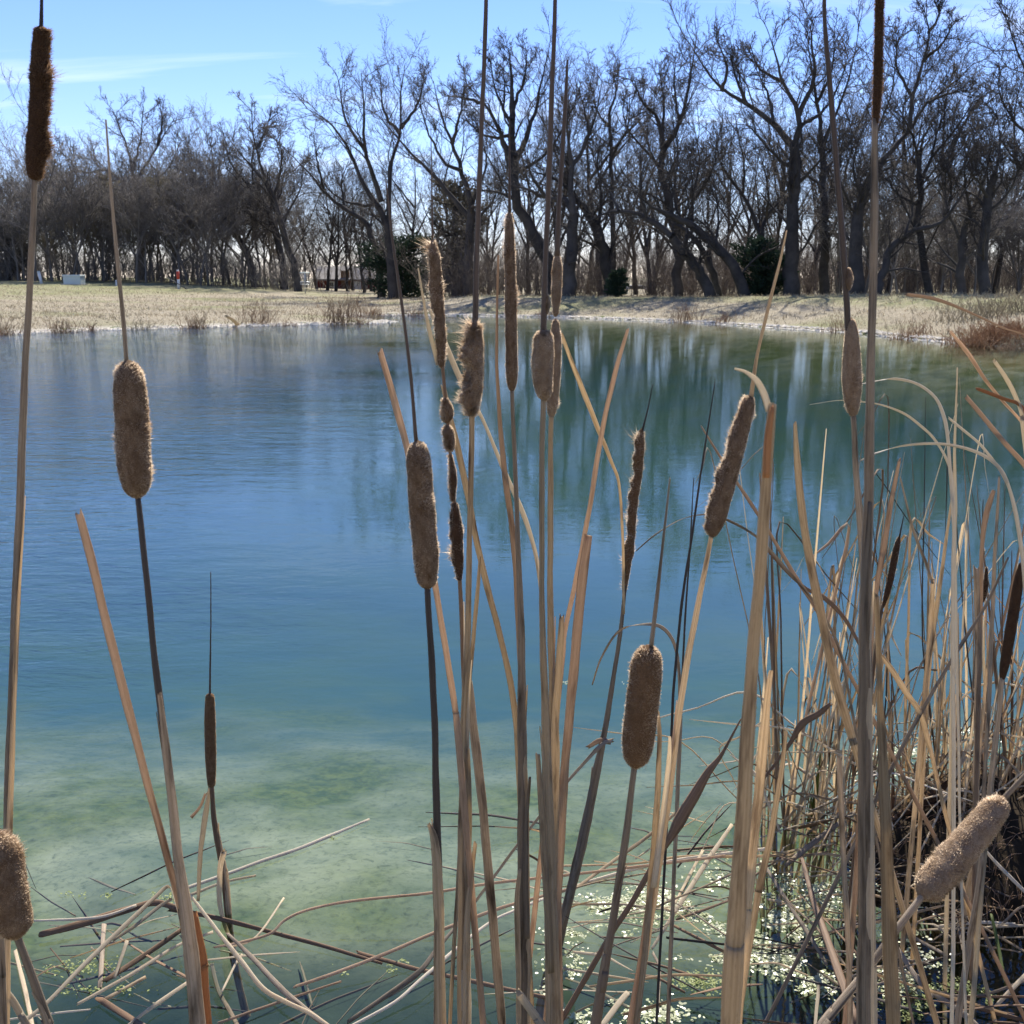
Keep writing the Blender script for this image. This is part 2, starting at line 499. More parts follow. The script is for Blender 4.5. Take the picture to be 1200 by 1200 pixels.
def submesh(V, Q):
    u, inv = np.unique(Q, return_inverse=True)
    return V[u], inv.reshape(Q.shape)

def ground_mat():
    m, n, l = new_mat('dry_bank_ground')
    out = n.new('ShaderNodeOutputMaterial')
    g = n.new('ShaderNodeNewGeometry')
    pos = g.outputs['Position']
    n1 = noise(n, l, pos, 0.22, 6, 0.6)
    n2 = noise(n, l, pos, 2.2, 7, 0.68)
    n3 = noise(n, l, pos, 9.0, 6, 0.7)
    n4 = noise(n, l, pos, 0.11, 5, 0.6, (1, 1.5, 1))
    col = mixc(n, l, rampn(n, l, n2, 0.36, 0.66), (0.32, 0.275, 0.19), (0.20, 0.172, 0.122))
    col = mixc(n, l, rampn(n, l, n3, 0.35, 0.7), col, (0.40, 0.35, 0.26))
    col = mixc(n, l, rampn(n, l, n4, 0.50, 0.66, (0, 0, 0, 1), (0.75, 0.75, 0.75, 1)), col, (0.20, 0.215, 0.09))
    col = mixc(n, l, rampn(n, l, n1, 0.6, 0.75, (0, 0, 0, 1), (0.55, 0.55, 0.55, 1)), col, (0.21, 0.16, 0.105))
    sp_ = n.new('ShaderNodeSeparateXYZ'); l.new(pos, sp_.inputs[0])
    shore = nd(n, 'ShaderNodeMapRange'); shore.inputs['From Min'].default_value = 0.10; shore.inputs['From Max'].default_value = 0.02
    l.new(sp_.outputs['Z'], shore.inputs['Value'])
    col = mixc(n, l, shore.outputs[0], col, (0.50, 0.46, 0.38))
    crest = nd(n, 'ShaderNodeMapRange'); crest.inputs['From Min'].default_value = 0.55; crest.inputs['From Max'].default_value = 0.72
    l.new(sp_.outputs['Z'], crest.inputs['Value'])
    lim = nd(n, 'ShaderNodeMapRange'); lim.inputs['From Min'].default_value = 18.0; lim.inputs['From Max'].default_value = 24.0
    l.new(sp_.outputs['Y'], lim.inputs['Value'])
    gr = mixc(n, l, 1.0, crest.outputs[0], lim.outputs[0], 'MULTIPLY')
    gr = mixc(n, l, 1.0, gr, rampn(n, l, n2, 0.3, 0.6, (0.1, 0.1, 0.1, 1), (0.7, 0.7, 0.7, 1)), 'MULTIPLY')
    col = mixc(n, l, gr, col, (0.20, 0.22, 0.085))
    b = n.new('ShaderNodeBsdfPrincipled'); b.inputs['Roughness'].default_value = 0.95; b.inputs['Specular IOR Level'].default_value = 0.1
    l.new(col, b.inputs['Base Color'])
    bp = n.new('ShaderNodeBump'); bp.inputs['Strength'].default_value = 0.9; bp.inputs['Distance'].default_value = 0.10
    l.new(n3, bp.inputs['Height']); l.new(bp.outputs[0], b.inputs['Normal'])
    l.new(b.outputs[0], out.inputs['Surface'])
    return m

def bed_mat():
    m, n, l = new_mat('silt_algae_bed_painted_murk')
    out = n.new('ShaderNodeOutputMaterial')
    g = n.new('ShaderNodeNewGeometry')
    pos = g.outputs['Position']
    sp_ = n.new('ShaderNodeSeparateXYZ'); l.new(pos, sp_.inputs[0])
    n1 = noise(n, l, pos, 0.9, 6, 0.6, (1, 1, 1), 0.2)
    n2 = noise(n, l, pos, 2.2, 8, 0.6, (1, 1.1, 1), 0.3)
    n3 = noise(n, l, pos, 14, 6, 0.65, (1, 1, 1), 0.4)
    silt = mixc(n, l, rampn(n, l, n2, 0.34, 0.68), (0.15, 0.165, 0.10), (0.35, 0.345, 0.245))
    alg = mixc(n, l, rampn(n, l, n3, 0.35, 0.65), (0.06, 0.085, 0.04), (0.14, 0.16, 0.06))
    col = mixc(n, l, rampn(n, l, n1, 0.44, 0.60), silt, alg)
    n5 = noise(n, l, pos, 32, 5, 0.7, (1, 1, 1), 0.6)
    col = mixc(n, l, rampn(n, l, n5, 0.50, 0.72, (0, 0, 0, 1), (0.7, 0.7, 0.7, 1)), col, (0.05, 0.055, 0.03))
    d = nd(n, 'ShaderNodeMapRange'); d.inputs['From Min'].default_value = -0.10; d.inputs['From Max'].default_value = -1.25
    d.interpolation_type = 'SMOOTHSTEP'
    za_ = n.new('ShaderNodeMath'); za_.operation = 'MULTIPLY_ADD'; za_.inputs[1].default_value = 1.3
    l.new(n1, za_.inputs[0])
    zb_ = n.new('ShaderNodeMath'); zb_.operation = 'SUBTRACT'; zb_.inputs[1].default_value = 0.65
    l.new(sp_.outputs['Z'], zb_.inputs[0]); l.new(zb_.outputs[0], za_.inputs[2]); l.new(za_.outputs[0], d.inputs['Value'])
    deep = mixc(n, l, rampn(n, l, n1, 0.35, 0.65), (0.036, 0.080, 0.088), (0.044, 0.086, 0.072))  # teal light scattered in murky water, painted into the bed colour by depth
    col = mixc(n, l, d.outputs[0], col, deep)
    nm = nd(n, 'ShaderNodeMapRange'); nm.inputs['From Min'].default_value = 3.1; nm.inputs['From Max'].default_value = 2.35  # near shore: dark detritus, with shade of the reeds painted into the colour
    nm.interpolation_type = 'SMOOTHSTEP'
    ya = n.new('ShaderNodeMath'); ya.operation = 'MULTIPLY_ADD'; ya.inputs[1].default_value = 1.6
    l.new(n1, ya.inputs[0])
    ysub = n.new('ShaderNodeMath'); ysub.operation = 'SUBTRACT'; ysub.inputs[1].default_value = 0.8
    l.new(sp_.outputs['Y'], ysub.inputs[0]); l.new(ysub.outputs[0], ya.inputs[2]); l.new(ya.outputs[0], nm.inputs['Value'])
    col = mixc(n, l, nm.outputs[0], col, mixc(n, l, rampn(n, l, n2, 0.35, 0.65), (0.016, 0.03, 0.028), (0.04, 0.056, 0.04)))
    b = n.new('ShaderNodeBsdfPrincipled'); b.inputs['Roughness'].default_value = 1.0; b.inputs['Specular IOR Level'].default_value = 0.0
    l.new(col, b.inputs['Base Color'])
    bp = n.new('ShaderNodeBump'); bp.inputs['Strength'].default_value = 0.6; bp.inputs['Distance'].default_value = 0.03
    l.new(n2, bp.inputs['Height']); l.new(bp.outputs[0], b.inputs['Normal'])
    l.new(b.outputs[0], out.inputs['Surface'])
    return m

def water_mat():
    m, n, l = new_mat('pond_water')
    out = n.new('ShaderNodeOutputMaterial')
    g = n.new('ShaderNodeNewGeometry'); pos = g.outputs['Position']
    sp_ = n.new('ShaderNodeSeparateXYZ'); l.new(pos, sp_.inputs[0])
    gust = n.new('ShaderNodeMath'); gust.operation = 'MULTIPLY_ADD'; gust.inputs[1].default_value = 9.0
    l.new(noise(n, l, pos, 0.16, 4, 0.55, (0.7, 1.6, 1)), gust.inputs[0]); l.new(sp_.outputs['X'], gust.inputs[2])
    wr = nd(n, 'ShaderNodeMapRange'); wr.inputs['From Min'].default_value = 4.5; wr.inputs['From Max'].default_value = -2.5
    wr.interpolation_type = 'SMOOTHSTEP'
    l.new(gust.outputs[0], wr.inputs['Value'])
    wind = wr.outputs[0]
    w1 = noise(n, l, pos, 1.0, 3, 0.5, (2.2, 5.5, 1), 0.3)
    w2 = noise(n, l, pos, 1.0, 4, 0.55, (7, 15, 1), 0.4)
    w3 = noise(n, l, pos, 1.0, 2, 0.5, (0.45, 1.1, 1), 0.2)
    def mth(op, a, b):
        x = n.new('ShaderNodeMath'); x.operation = op
        for s, i in ((a, 0), (b, 1)):
            if isinstance(s, (int, float)): x.inputs[i].default_value = s
            else: l.new(s, x.inputs[i])
        return x.outputs[0]
    # waves are weaker in the lee of the near reeds
    fet = nd(n, 'ShaderNodeMapRange'); fet.inputs['From Min'].default_value = 2.5; fet.inputs['From Max'].default_value = 14.0
    fet.inputs['To Min'].default_value = 0.6; fet.inputs['To Max'].default_value = 1.0
    l.new(sp_.outputs['Y'], fet.inputs['Value'])
    amp = mth('MULTIPLY', fet.outputs[0], mth('ADD', mth('MULTIPLY', wind, 1.35), 0.10))
    h = mth('ADD', mth('MULTIPLY', w1, 0.013), mth('MULTIPLY', w2, 0.0085))
    h = mth('ADD', h, mth('MULTIPLY', w3, 0.009))
    h = mth('MULTIPLY', h, amp)
    bp = n.new('ShaderNodeBump'); bp.inputs['Strength'].default_value = 1.0; bp.inputs['Distance'].default_value = 1.0
    l.new(h, bp.inputs['Height'])
    fr = n.new('ShaderNodeFresnel'); fr.inputs['IOR'].default_value = 1.36
    l.new(bp.outputs[0], fr.inputs['Normal'])
    gl = n.new('ShaderNodeBsdfGlossy'); gl.inputs['Roughness'].default_value = 0.02
    gl.inputs['Color'].default_value = (0.96, 0.98, 1, 1)
    l.new(bp.outputs[0], gl.inputs['Normal'])
    tr = n.new('ShaderNodeBsdfTransparent'); tr.inputs['Color'].default_value = (0.86, 0.93, 0.92, 1)
    mx = n.new('ShaderNodeMixShader')
    l.new(fr.outputs[0], mx.inputs[0]); l.new(tr.outputs[0], mx.inputs[1]); l.new(gl.outputs[0], mx.inputs[2])
    l.new(mx.outputs[0], out.inputs['Surface'])
    return m

v_, q_ = submesh(GV, GQ[~wet])
kind(build('ground', v_, [q_], ground_mat()), 'structure')
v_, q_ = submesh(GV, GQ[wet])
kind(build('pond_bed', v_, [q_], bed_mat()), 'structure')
cen = POND.mean(0)
edge = POND + norm(np.stack([np.roll(POND, -1, 0)[:, 1] - np.roll(POND, 1, 0)[:, 1], -(np.roll(POND, -1, 0)[:, 0] - np.roll(POND, 1, 0)[:, 0])], -1)) * 0.0
WV = np.concatenate([edge, np.zeros((len(edge), 1))], 1)
area = 0.5 * np.sum(WV[:, 0] * np.roll(WV[:, 1], -1) - np.roll(WV[:, 0], -1) * WV[:, 1])
wi = np.arange(len(WV))
kind(build('water', WV, [(wi if area > 0 else wi[::-1]).reshape(1, -1)], water_mat(), smooth=False), 'structure')

# ------------------------------------------------------------------ trees
def grow(P, R, m, llo, lhi, alo, ahi, npt, up, wob, rng, t0=0.2, rfac=0.62, rmin=0.008, tend=0.3):
    """children of every branch: returns polylines and radii"""
    nb, n, _ = P.shape
    L = np.linalg.norm(np.diff(P, axis=1), axis=-1).sum(1)
    t = t0 + (1 - t0) * (np.arange(m)[None, :] + rng.random((nb, m))) / m
    t = np.clip(t, 0, 0.995)
    f = t * (n - 1); i = f.astype(int); fr = (f - i)[..., None]
    bi = np.arange(nb)[:, None]
    base = P[bi, i] * (1 - fr) + P[bi, i + 1] * fr
    rb = R[bi, i] * (1 - fr[..., 0]) + R[bi, i + 1] * fr[..., 0]
    T = norm(P[bi, i + 1] - P[bi, i])
    rv = rng.normal(size=T.shape)
    perp = norm(rv - T * np.sum(rv * T, -1, keepdims=True))
    a = rng.uniform(alo, ahi, size=t.shape)[..., None]
    d = norm(T * np.cos(a) + perp * np.sin(a) + np.array([0, 0, up]))
    ln = L[:, None] * rng.uniform(llo, lhi, size=t.shape) * (1.15 - 0.55 * t)
    base = base.reshape(-1, 3); d = d.reshape(-1, 3); ln = ln.reshape(-1); rb = np.maximum(rb.reshape(-1) * rfac, rmin)
    Q = np.empty((len(base), npt, 3)); Q[:, 0] = base
    st = (ln / (npt - 1))[:, None]
    for j in range(1, npt):
        d = norm(d + rng.normal(size=d.shape) * wob + np.array([0, 0, up * 0.35]))
        Q[:, j] = Q[:, j - 1] + d * st
    tt = np.linspace(0, 1, npt)[None, :]
    RR = np.maximum(rb[:, None] * (1 - (1 - tend) * tt), rmin * (1 - 0.4 * tt))
    return Q, RR

def spikes(P, R):
    """last twigs: three-sided points"""
    T = norm(P[:, -1] - P[:, 0])
    X = norm(np.cross(T, np.array([0.3, 1.0, 0.2]))); Y = np.cross(T, X)
    an = np.arange(3) / 3 * 2 * math.pi
    b = P[:, 0, None, :] + R[:, :1, None] * (X[:, None, :] * np.cos(an)[None, :, None] + Y[:, None, :] * np.sin(an)[None, :, None])
    V = np.concatenate([b, P[:, -1:, :]], 1)
    i = (np.arange(len(P)) * 4)[:, None, None]
    f = (np.array([[0, 1, 3], [1, 2, 3], [2, 0, 3]])[None] + i).reshape(-1, 3)
    return V.reshape(-1, 3), [f], np.zeros((len(P) * 4, 2))

def resample(P, n):
    P = np.asarray(P)
    s = np.concatenate([[0], np.cumsum(np.linalg.norm(np.diff(P, axis=0), axis=1))])
    x = np.linspace(0, s[-1], n)
    return np.stack([np.interp(x, s, P[:, k]) for k in range(P.shape[1])], -1)

def limb_set(limbs, nres=12):
    Ps, Rs = [], []
    for pts, r0, r1 in limbs:
        q = resample(smooth_path(pts, 5), nres)
        Ps.append(q)
        Rs.append(r0 + (r1 - r0) * np.linspace(0, 1, nres) ** 0.85)
    return np.array(Ps), np.array(Rs)

def tree_meshes(limbs, rng, dens=(8, 6, 5, 4), lens=((0.3, 0.6), (0.36, 0.64), (0.38, 0.66), (0.42, 0.75)), up=0.16, rmin=0.0105, nskip=0, wob=0.11):
    P, R = limb_set(limbs)
    # small irregularity on limbs
    P[:, 1:-1] += rng.normal(size=P[:, 1:-1].shape) * np.minimum(R[:, 1:-1, None] * 0.35, 0.05)
    V0 = tubes(P, R, 8)
    p1, r1 = grow(P[nskip:], R[nskip:], dens[0], *lens[0], 0.45, 1.0, 7, up * 0.8, wob * 1.7, rng, 0.25, 0.36, rmin * 2, 0.25)
    r1 = np.minimum(r1, 0.055)
    p2, r2 = grow(p1, r1, dens[1], *lens[1], 0.5, 1.05, 5, up * 0.7, wob * 1.6, rng, 0.15, 0.5, rmin * 1.3, 0.3)
    p3, r3 = grow(p2, r2, dens[2], *lens[2], 0.45, 1.05, 2, up * 0.6, wob * 1.5, rng, 0.15, 0.55, rmin)
    p4, r4 = grow(p3, r3, dens[3], *lens[3], 0.45, 1.05, 2, up * 0.6, wob * 1.1, rng, 0.2, 0.7, rmin * 0.85)
    e1, e1r = grow(P[nskip:], R[nskip:], 5, 0.1, 0.2, 0.5, 1.1, 4, up, wob, rng, 0.3, 0.12, rmin)
    limbm = merge([V0, tubes(p1, r1, 5)])
    tw = merge([tubes(p2, r2, 3), spikes(p3, r3), spikes(p4, r4), tubes(e1, e1r, 3)])
    return limbm, tw

def dpt(pts, Y, rng, spread=2.0, base=0.0):
    """pixel limb -> 3-D limb, drifting in depth away from Y"""
    drift = rng.uniform(-spread, spread)
    n = len(pts)
    return [at(u, v, Y + base + drift * i / max(n - 1, 1)) for i, (u, v) in enumerate(pts)]

def hero(label, Y, trunk, limbs, r0, r1, lr, seed, dens=(8, 6, 5, 4), mat=None, rmin=0.0105, up=0.16, name='bare_tree', group='bare winter trees along the far bank', spread=2.2):
    rng = np.random.default_rng(seed)
    base = at(*trunk[0], Y)
    gzv = tz(base[0], base[1])
    tp = dpt(trunk, Y, rng, 0.3)
    tp[0] = np.array([tp[0][0], tp[0][1], gzv - 0.15])
    ppm = F / Y
    L = [(tp, r0 * 0.82 / ppm, r1 * 0.7 / ppm)]
    for pts in limbs:
        w = lr if not isinstance(pts, tuple) else pts[1]
        pp = pts if not isinstance(pts, tuple) else pts[0]
        L.append((dpt(pp, Y, rng, spread), w * 0.76 / ppm, 0.3 / ppm))
    lm, tw = tree_meshes(L, rng, dens, up=up, rmin=rmin)
    t = thing(name, label, 'tree', (base[0], base[1], gzv), group)
    build('trunk', lm[0], lm[1], mat or M['bark'], t)
    build('crown', tw[0], tw[1], M['twig'], t)
    return t

hero('bare tree with three tall steep limbs rising behind the dark cedar', 66, [(461, 346), (458, 300), (455, 270), (444, 243)],
     [([(444, 243), (423, 208), (407, 173), (387, 144), (357, 126)], 4.5), ([(447, 236), (431, 189), (427, 160), (426, 120), (423, 86)], 4.5),
      ([(456, 272), (457, 200), (469, 157), (470, 107), (475, 74)], 4.5), [(430, 180), (405, 140), (398, 100), (393, 84)], [(470, 150), (490, 120), (498, 85)], [(469, 157), (450, 130), (446, 90)]], 8, 5, 3.2, 1, (8, 6, 5, 4))
hero('bare tree with a limb arching far left over the red house', 72, [(447, 346), (444, 310), (439, 288), (429, 261)],
     [([(429, 261), (405, 245), (381, 227), (362, 203), (338, 178)], 4.2), [(436, 240), (410, 238), (385, 222), (370, 190)], [(381, 227), (372, 190), (368, 160)], [(405, 245), (400, 215), (408, 190)]], 6, 4.5, 2.4, 2, (8, 5, 5, 4))
hero('forked bare tree leaning left beside the ivy covered trunk', 62, [(549, 347), (549, 300), (551, 268), (552, 245)],
     [([(550, 255), (517, 216), (490, 187), (469, 165), (445, 138)], 5), ([(553, 245), (541, 200), (530, 168), (517, 135), (508, 95)], 5), [(541, 200), (520, 190), (500, 150), (490, 110)],
      [(530, 168), (540, 130), (545, 95)], [(552, 262), (575, 240), (590, 205)], [(553, 240), (570, 190), (560, 150)]], 8, 6, 3.0, 3)
hero('tall round-crowned bare tree in the middle of the tree line', 58, [(652, 347), (645, 310), (622, 268), (605, 233), (601, 184), (600, 140)],
     [([(600, 140), (600, 99), (596, 56)], 5), ([(604, 184), (623, 145), (634, 99), (641, 66)], 5), ([(598, 195), (585, 154), (568, 123), (548, 100)], 5), [(601, 150), (582, 110), (575, 72)],
      [(601, 130), (615, 90), (618, 58)], [(604, 233), (580, 225), (555, 222)], [(602, 205), (640, 180), (660, 150), (668, 120)], [(568, 123), (545, 115), (525, 112)], [(601, 160), (570, 160), (545, 140)]], 11, 5, 3.2, 4, (9, 6, 5, 4))
hero('thick bare trunk with a crooked limb reaching left over the bank', 54, [(667, 349), (668, 320), (671, 277), (673, 250)],
     [([(673, 252), (662, 233), (640, 231), (612, 220), (590, 214)], 6), ([(672, 250), (669, 222), (671, 195), (684, 173), (697, 140), (706, 95)], 5.5), [(671, 195), (664, 145), (681, 112)], [(640, 231), (622, 205), (618, 175)], [(684, 173), (690, 150), (680, 110)]], 11, 8, 3.4, 5)
hero('leaning bare trunk that sweeps up to the left of the small cedar', 55, [(716, 350), (713, 327), (703, 277), (689, 250)],
     [([(689, 250), (667, 222), (645, 207), (620, 200)], 5.5), [(700, 270), (705, 230), (700, 190), (706, 150)], [(667, 222), (665, 190), (655, 165)]], 9, 7, 3.0, 6, (8, 5, 5, 4))
hero('slender straight bare tree with a narrow crooked top', 57, [(721, 350), (719, 305), (718, 236), (717, 184), (714, 134)],
     [[(714, 134), (722, 107), (726, 76)], [(715, 150), (700, 130), (694, 98)], [(717, 184), (735, 150), (738, 110)], [(718, 225), (700, 200), (690, 160)]], 4.5, 2.5, 2.2, 7, (8, 6, 5, 4))
hero('bare tree with a long limb arched low like a bridge to the left', 51, [(835, 351), (818, 316), (788, 277)],
     [([(788, 277), (758, 255), (725, 247), (697, 255), (680, 262)], 6), [(758, 255), (750, 220), (758, 180)], [(725, 247), (715, 225), (700, 215)], [(800, 290), (808, 250), (800, 200)]], 9, 7, 2.6, 8, (8, 5, 5, 4))
hero('upright bare tree whose crown fans out right of centre', 56, [(795, 350), (794, 300), (790, 265), (777, 209), (777, 178)],
     [([(777, 178), (772, 140), (752, 118), (742, 90)], 4.5), ([(777, 178), (796, 145), (807, 99), (816, 46)], 4.5), [(775, 160), (778, 120), (772, 75)], [(777, 200), (755, 175), (735, 150), (728, 120)], [(785, 250), (812, 225), (830, 190)], [(796, 145), (790, 100), (792, 66)]], 8, 5, 2.8, 9, (9, 6, 5, 4))
hero('half-fallen thick bare trunk slanting left across the tree line', 50, [(874, 351), (861, 312), (840, 288), (810, 264)],
     [([(810, 264), (786, 252), (762, 240), (740, 222)], 6), [(840, 288), (842, 250), (835, 210)], [(805, 262), (812, 225), (806, 180)], [(786, 252), (788, 220), (780, 195)]], 9, 7, 2.6, 10, (8, 5, 5, 4))
hero('smaller leaning bare trunk under the slanting thick one', 53, [(843, 351), (838, 330), (819, 285), (801, 268), (786, 262)],
     [[(810, 275), (812, 235), (820, 190), (812, 140)], [(801, 268), (790, 230), (795, 180), (785, 130)], [(812, 235), (835, 200), (840, 160)]], 6, 3.5, 2.8, 11)
hero('massive bare tree with long ascending left limb and wide crown', 50, [(927, 351), (927, 310), (928, 270), (933, 210), (931, 171)],
     [([(930, 172), (906, 144), (876, 123), (846, 105), (825, 78), (808, 50)], 5.5), ([(931, 175), (936, 135), (918, 96), (909, 63), (900, 36)], 5.5), ([(936, 135), (954, 90), (951, 45), (957, 16)], 4.5),
      [(876, 123), (862, 90), (855, 55)], [(846, 105), (852, 80), (840, 45)], [(918, 96), (890, 80), (878, 50)], [(932, 200), (905, 180), (880, 150), (860, 145)], [(936, 150), (965, 130), (985, 95), (995, 60)], [(906, 144), (900, 110), (885, 80)], [(933, 215), (960, 190), (985, 160)]], 13, 7, 3.2, 12, (9, 6, 5, 4))
hero('bare tree dividing into a wide vee above the dark round cedar', 55, [(891, 350), (891, 310), (890, 284)],
     [([(890, 284), (888, 264), (870, 228), (846, 195), (838, 160)], 4.5), ([(891, 284), (898, 255), (921, 225), (930, 195)], 4), [(870, 228), (872, 190), (862, 150)], [(898, 255), (900, 220), (890, 180)]], 8, 6, 2.4, 13, (8, 5, 5, 4))
hero('straight bare trunk just right of the massive tree', 53, [(966, 351), (967, 300), (966, 240), (963, 165)],
     [([(963, 165), (957, 120), (952, 84), (945, 40)], 4), [(963, 170), (985, 120), (1000, 70), (1008, 25)], [(965, 200), (990, 175), (1010, 140), (1025, 100)], [(966, 220), (940, 200), (925, 175)], [(957, 120), (975, 80), (978, 30)]], 8, 5, 2.8, 14, (9, 6, 5, 4))
hero('broad bare tree with twisting limbs behind the tall grey cattail', 47, [(1003, 351), (1002, 300), (1008, 240), (1031, 190)],
     [([(1031, 190), (1064, 156), (1088, 120), (1121, 94), (1140, 75)], 4.5), ([(1064, 156), (1070, 114), (1082, 72), (1088, 39), (1082, 4)], 4), [(1082, 72), (1105, 50), (1118, 22)], [(1088, 120), (1110, 110), (1140, 105)], [(1020, 210), (1030, 150), (1045, 110), (1050, 60)], [(1070, 114), (1052, 80), (1050, 30)], [(1010, 235), (1000, 190), (1015, 140)], [(1088, 39), (1100, 20), (1098, -5)]], 12, 7, 2.8, 15, (9, 6, 5, 4))
hero('bare tree with an s-shaped trunk and spreading right limbs', 46, [(1090, 352), (1086, 320), (1076, 264), (1079, 216), (1076, 180)],
     [([(1079, 216), (1091, 186), (1121, 150), (1145, 112)], 3.6), [(1076, 180), (1065, 150), (1052, 125)], [(1091, 186), (1100, 150), (1112, 125)], [(1076, 240), (1050, 225), (1030, 195)]], 6, 4, 2.4, 16, (8, 6, 5, 4))
hero('low bare tree with one limb rising steadily to the right', 45, [(1030, 352), (1034, 320), (1044, 292), (1070, 270)],
     [([(1070, 270), (1106, 258), (1142, 207), (1162, 193)], 4), [(1060, 278), (1070, 240), (1060, 210)], [(1106, 258), (1115, 220), (1105, 190)]], 7, 5, 2.2, 17, (8, 5, 5, 4))
hero('bare tree with a dark trunk forking low near the right edge', 45, [(1124, 352), (1126, 318), (1127, 285), (1136, 249)],
     [[(1136, 249), (1148, 225), (1160, 180), (1155, 140)], [(1128, 285), (1112, 250), (1108, 200), (1118, 160)], [(1136, 249), (1130, 200), (1140, 160)]], 7, 4.5, 2.6, 18, (8, 6, 5, 4))
hero('stout bare trunk second from the right edge of the tree line', 44, [(1152, 353), (1153, 310), (1155, 255), (1166, 205)],
     [[(1166, 205), (1172, 170), (1168, 130)], [(1157, 250), (1185, 220), (1196, 180)], [(1160, 235), (1140, 200), (1142, 165)]], 9, 6, 2.8, 19, (8, 6, 5, 4))
hero('tall bare tree at the right edge with limbs hanging into view', 46, [(1236, 353), (1234, 280), (1230, 200), (1226, 140)],
     [([(1228, 170), (1195, 150), (1175, 120), (1168, 95)], 3.5), [(1226, 140), (1205, 90), (1185, 40), (1180, 5)], [(1226, 140), (1225, 80), (1210, 20)], [(1230, 220), (1200, 200), (1180, 175)], [(1226, 140), (1250, 90), (1265, 30)]], 9, 5, 2.6, 20, (9, 6, 5, 4))
hero('tall pale-twigged bare tree standing highest on the left', 92, [(168, 344), (165, 300), (160, 240), (156, 205)],
     [[(156, 205), (150, 175), (140, 150), (132, 128)], [(158, 215), (185, 170), (205, 138)], [(156, 200), (165, 160), (168, 124)], [(144, 215), (126, 199), (96, 202), (66, 172)], [(160, 225), (195, 200), (212, 165)], [(185, 170), (190, 145), (188, 124)]], 6, 4, 2.4, 21, (9, 6, 5, 4), rmin=0.0135)
hero('bare tree with steep crooked limbs above the disc target', 80, [(350, 345), (345, 316), (330, 262), (312, 214)],
     [[(312, 214), (300, 175), (294, 128)], [(320, 235), (330, 190), (325, 150)], [(330, 262), (352, 220), (355, 190)], [(312, 214), (290, 190), (270, 165)], [(300, 175), (312, 150), (318, 132)]], 6, 4, 2.4, 22, (9, 6, 5, 4), rmin=0.0135)
hero('dark-trunked bare tree left of the disc target', 84, [(334, 345), (330, 300), (315, 250), (290, 215)],
     [[(290, 215), (270, 190), (262, 155)], [(315, 250), (325, 215), (335, 185)], [(300, 230), (295, 190), (300, 160)], [(320, 265), (295, 255), (270, 240)]], 6, 4, 2.2, 23, (8, 6, 5, 4), rmin=0.0135)
hero('leaning bare tree near the middle of the left wood', 86, [(300, 345), (290, 300), (272, 265), (245, 235)],
     [[(245, 235), (225, 200), (220, 165)], [(272, 265), (270, 220), (262, 180)], [(285, 290), (300, 250), (298, 215)], [(245, 235), (250, 195), (245, 160)]], 5.5, 3.5, 2.2, 24, (8, 6, 5, 4), rmin=0.0135)

# trees further back, copied from a few grown patterns
def template(seed, h, nl, mat_t, mat_c, dens, rmin, name, spreadr=0.42, multi=1, lens=((0.3, 0.6), (0.36, 0.64), (0.38, 0.66), (0.42, 0.75))):
    rng = np.random.default_rng(seed)
    limbs = []
    for s in range(multi):
        off = rng.normal(size=2) * (0.12 if multi == 1 else 0.5)
        lean = rng.normal(size=2) * 0.06 * h
        hh = h * rng.uniform(0.8, 1.0)
        tr = [np.array([off[0], off[1], -0.2]), np.array([off[0] + lean[0] * .3, off[1] + lean[1] * .3, hh * .2]), np.array([off[0] + lean[0], off[1] + lean[1], hh * .45]), np.array([off[0] + lean[0] * 1.3, off[1] + lean[1] * 1.5, hh * .7]), np.array([off[0] + lean[0] * 1.2, off[1] + lean[1] * 1.8, hh * .98])]
        r = 0.015 * h / multi ** 0.5
        limbs.append((tr, r, 0.012))
        for j in range(nl):
            a = rng.uniform(0, 2 * math.pi); z0 = rng.uniform(0.22, 0.6) * hh
            b0 = resample(np.array(tr), 30)[int(z0 / hh * 29)]
            R_ = h * spreadr * rng.uniform(0.5, 1.0)
            tip = np.array([b0[0] + math.cos(a) * R_, b0[1] + math.sin(a) * R_, min(h, b0[2] + h * rng.uniform(0.25, 0.5))])
            mid = b0 * 0.45 + tip * 0.55 + np.array([rng.normal() * .25, rng.normal() * .25, h * rng.uniform(-0.03, 0.05)])
            limbs.append(([b0, mid, tip], r * 0.5, 0.012))
    lm, tw = tree_meshes(limbs, rng, dens, rmin=rmin, lens=lens)
    t = thing(name, 'x', 'tree', (0, 0, 0))
    a = build('trunk', lm[0], lm[1], mat_t, t)
    b = build('crown', tw[0], tw[1], mat_c, t)
    return t

used_t = set()
def place(t, x, y, rz, s, label, group):
    if t.name not in used_t:
        used_t.add(t.name); o = t
    else:
        o = t.copy(); C.objects.link(o)
        for ch in t.children:
            c = ch.copy(); C.objects.link(c); c.parent = o
    o.location = (x, y, tz(x, y) - 0.05)
    o.rotation_euler = (0, 0, rz)
    o.scale = (s, s, s * random.uniform(0.9, 1.1))
    tag(o, label, 'tree', group)
    return o

tA = [template(100 + i, 13, 6, M['bark'], M['twig'], (8, 5, 5, 4), 0.009, 'bare_tree', 0.34) for i in range(4)]
tB = [template(200 + i, 9, 5, M['thicket'], M['thicket'], (8, 6, 4, 3), 0.010, 'thicket_tree', 0.36, 2) for i in range(3)]
tC = [template(300, 7.5, 6, M['thicket'], M['budding'], (8, 6, 5, 4), 0.010, 'budding_tree', 0.36, 2)]

def pxY(u, Y):
    return at(u, 340, Y)[0]

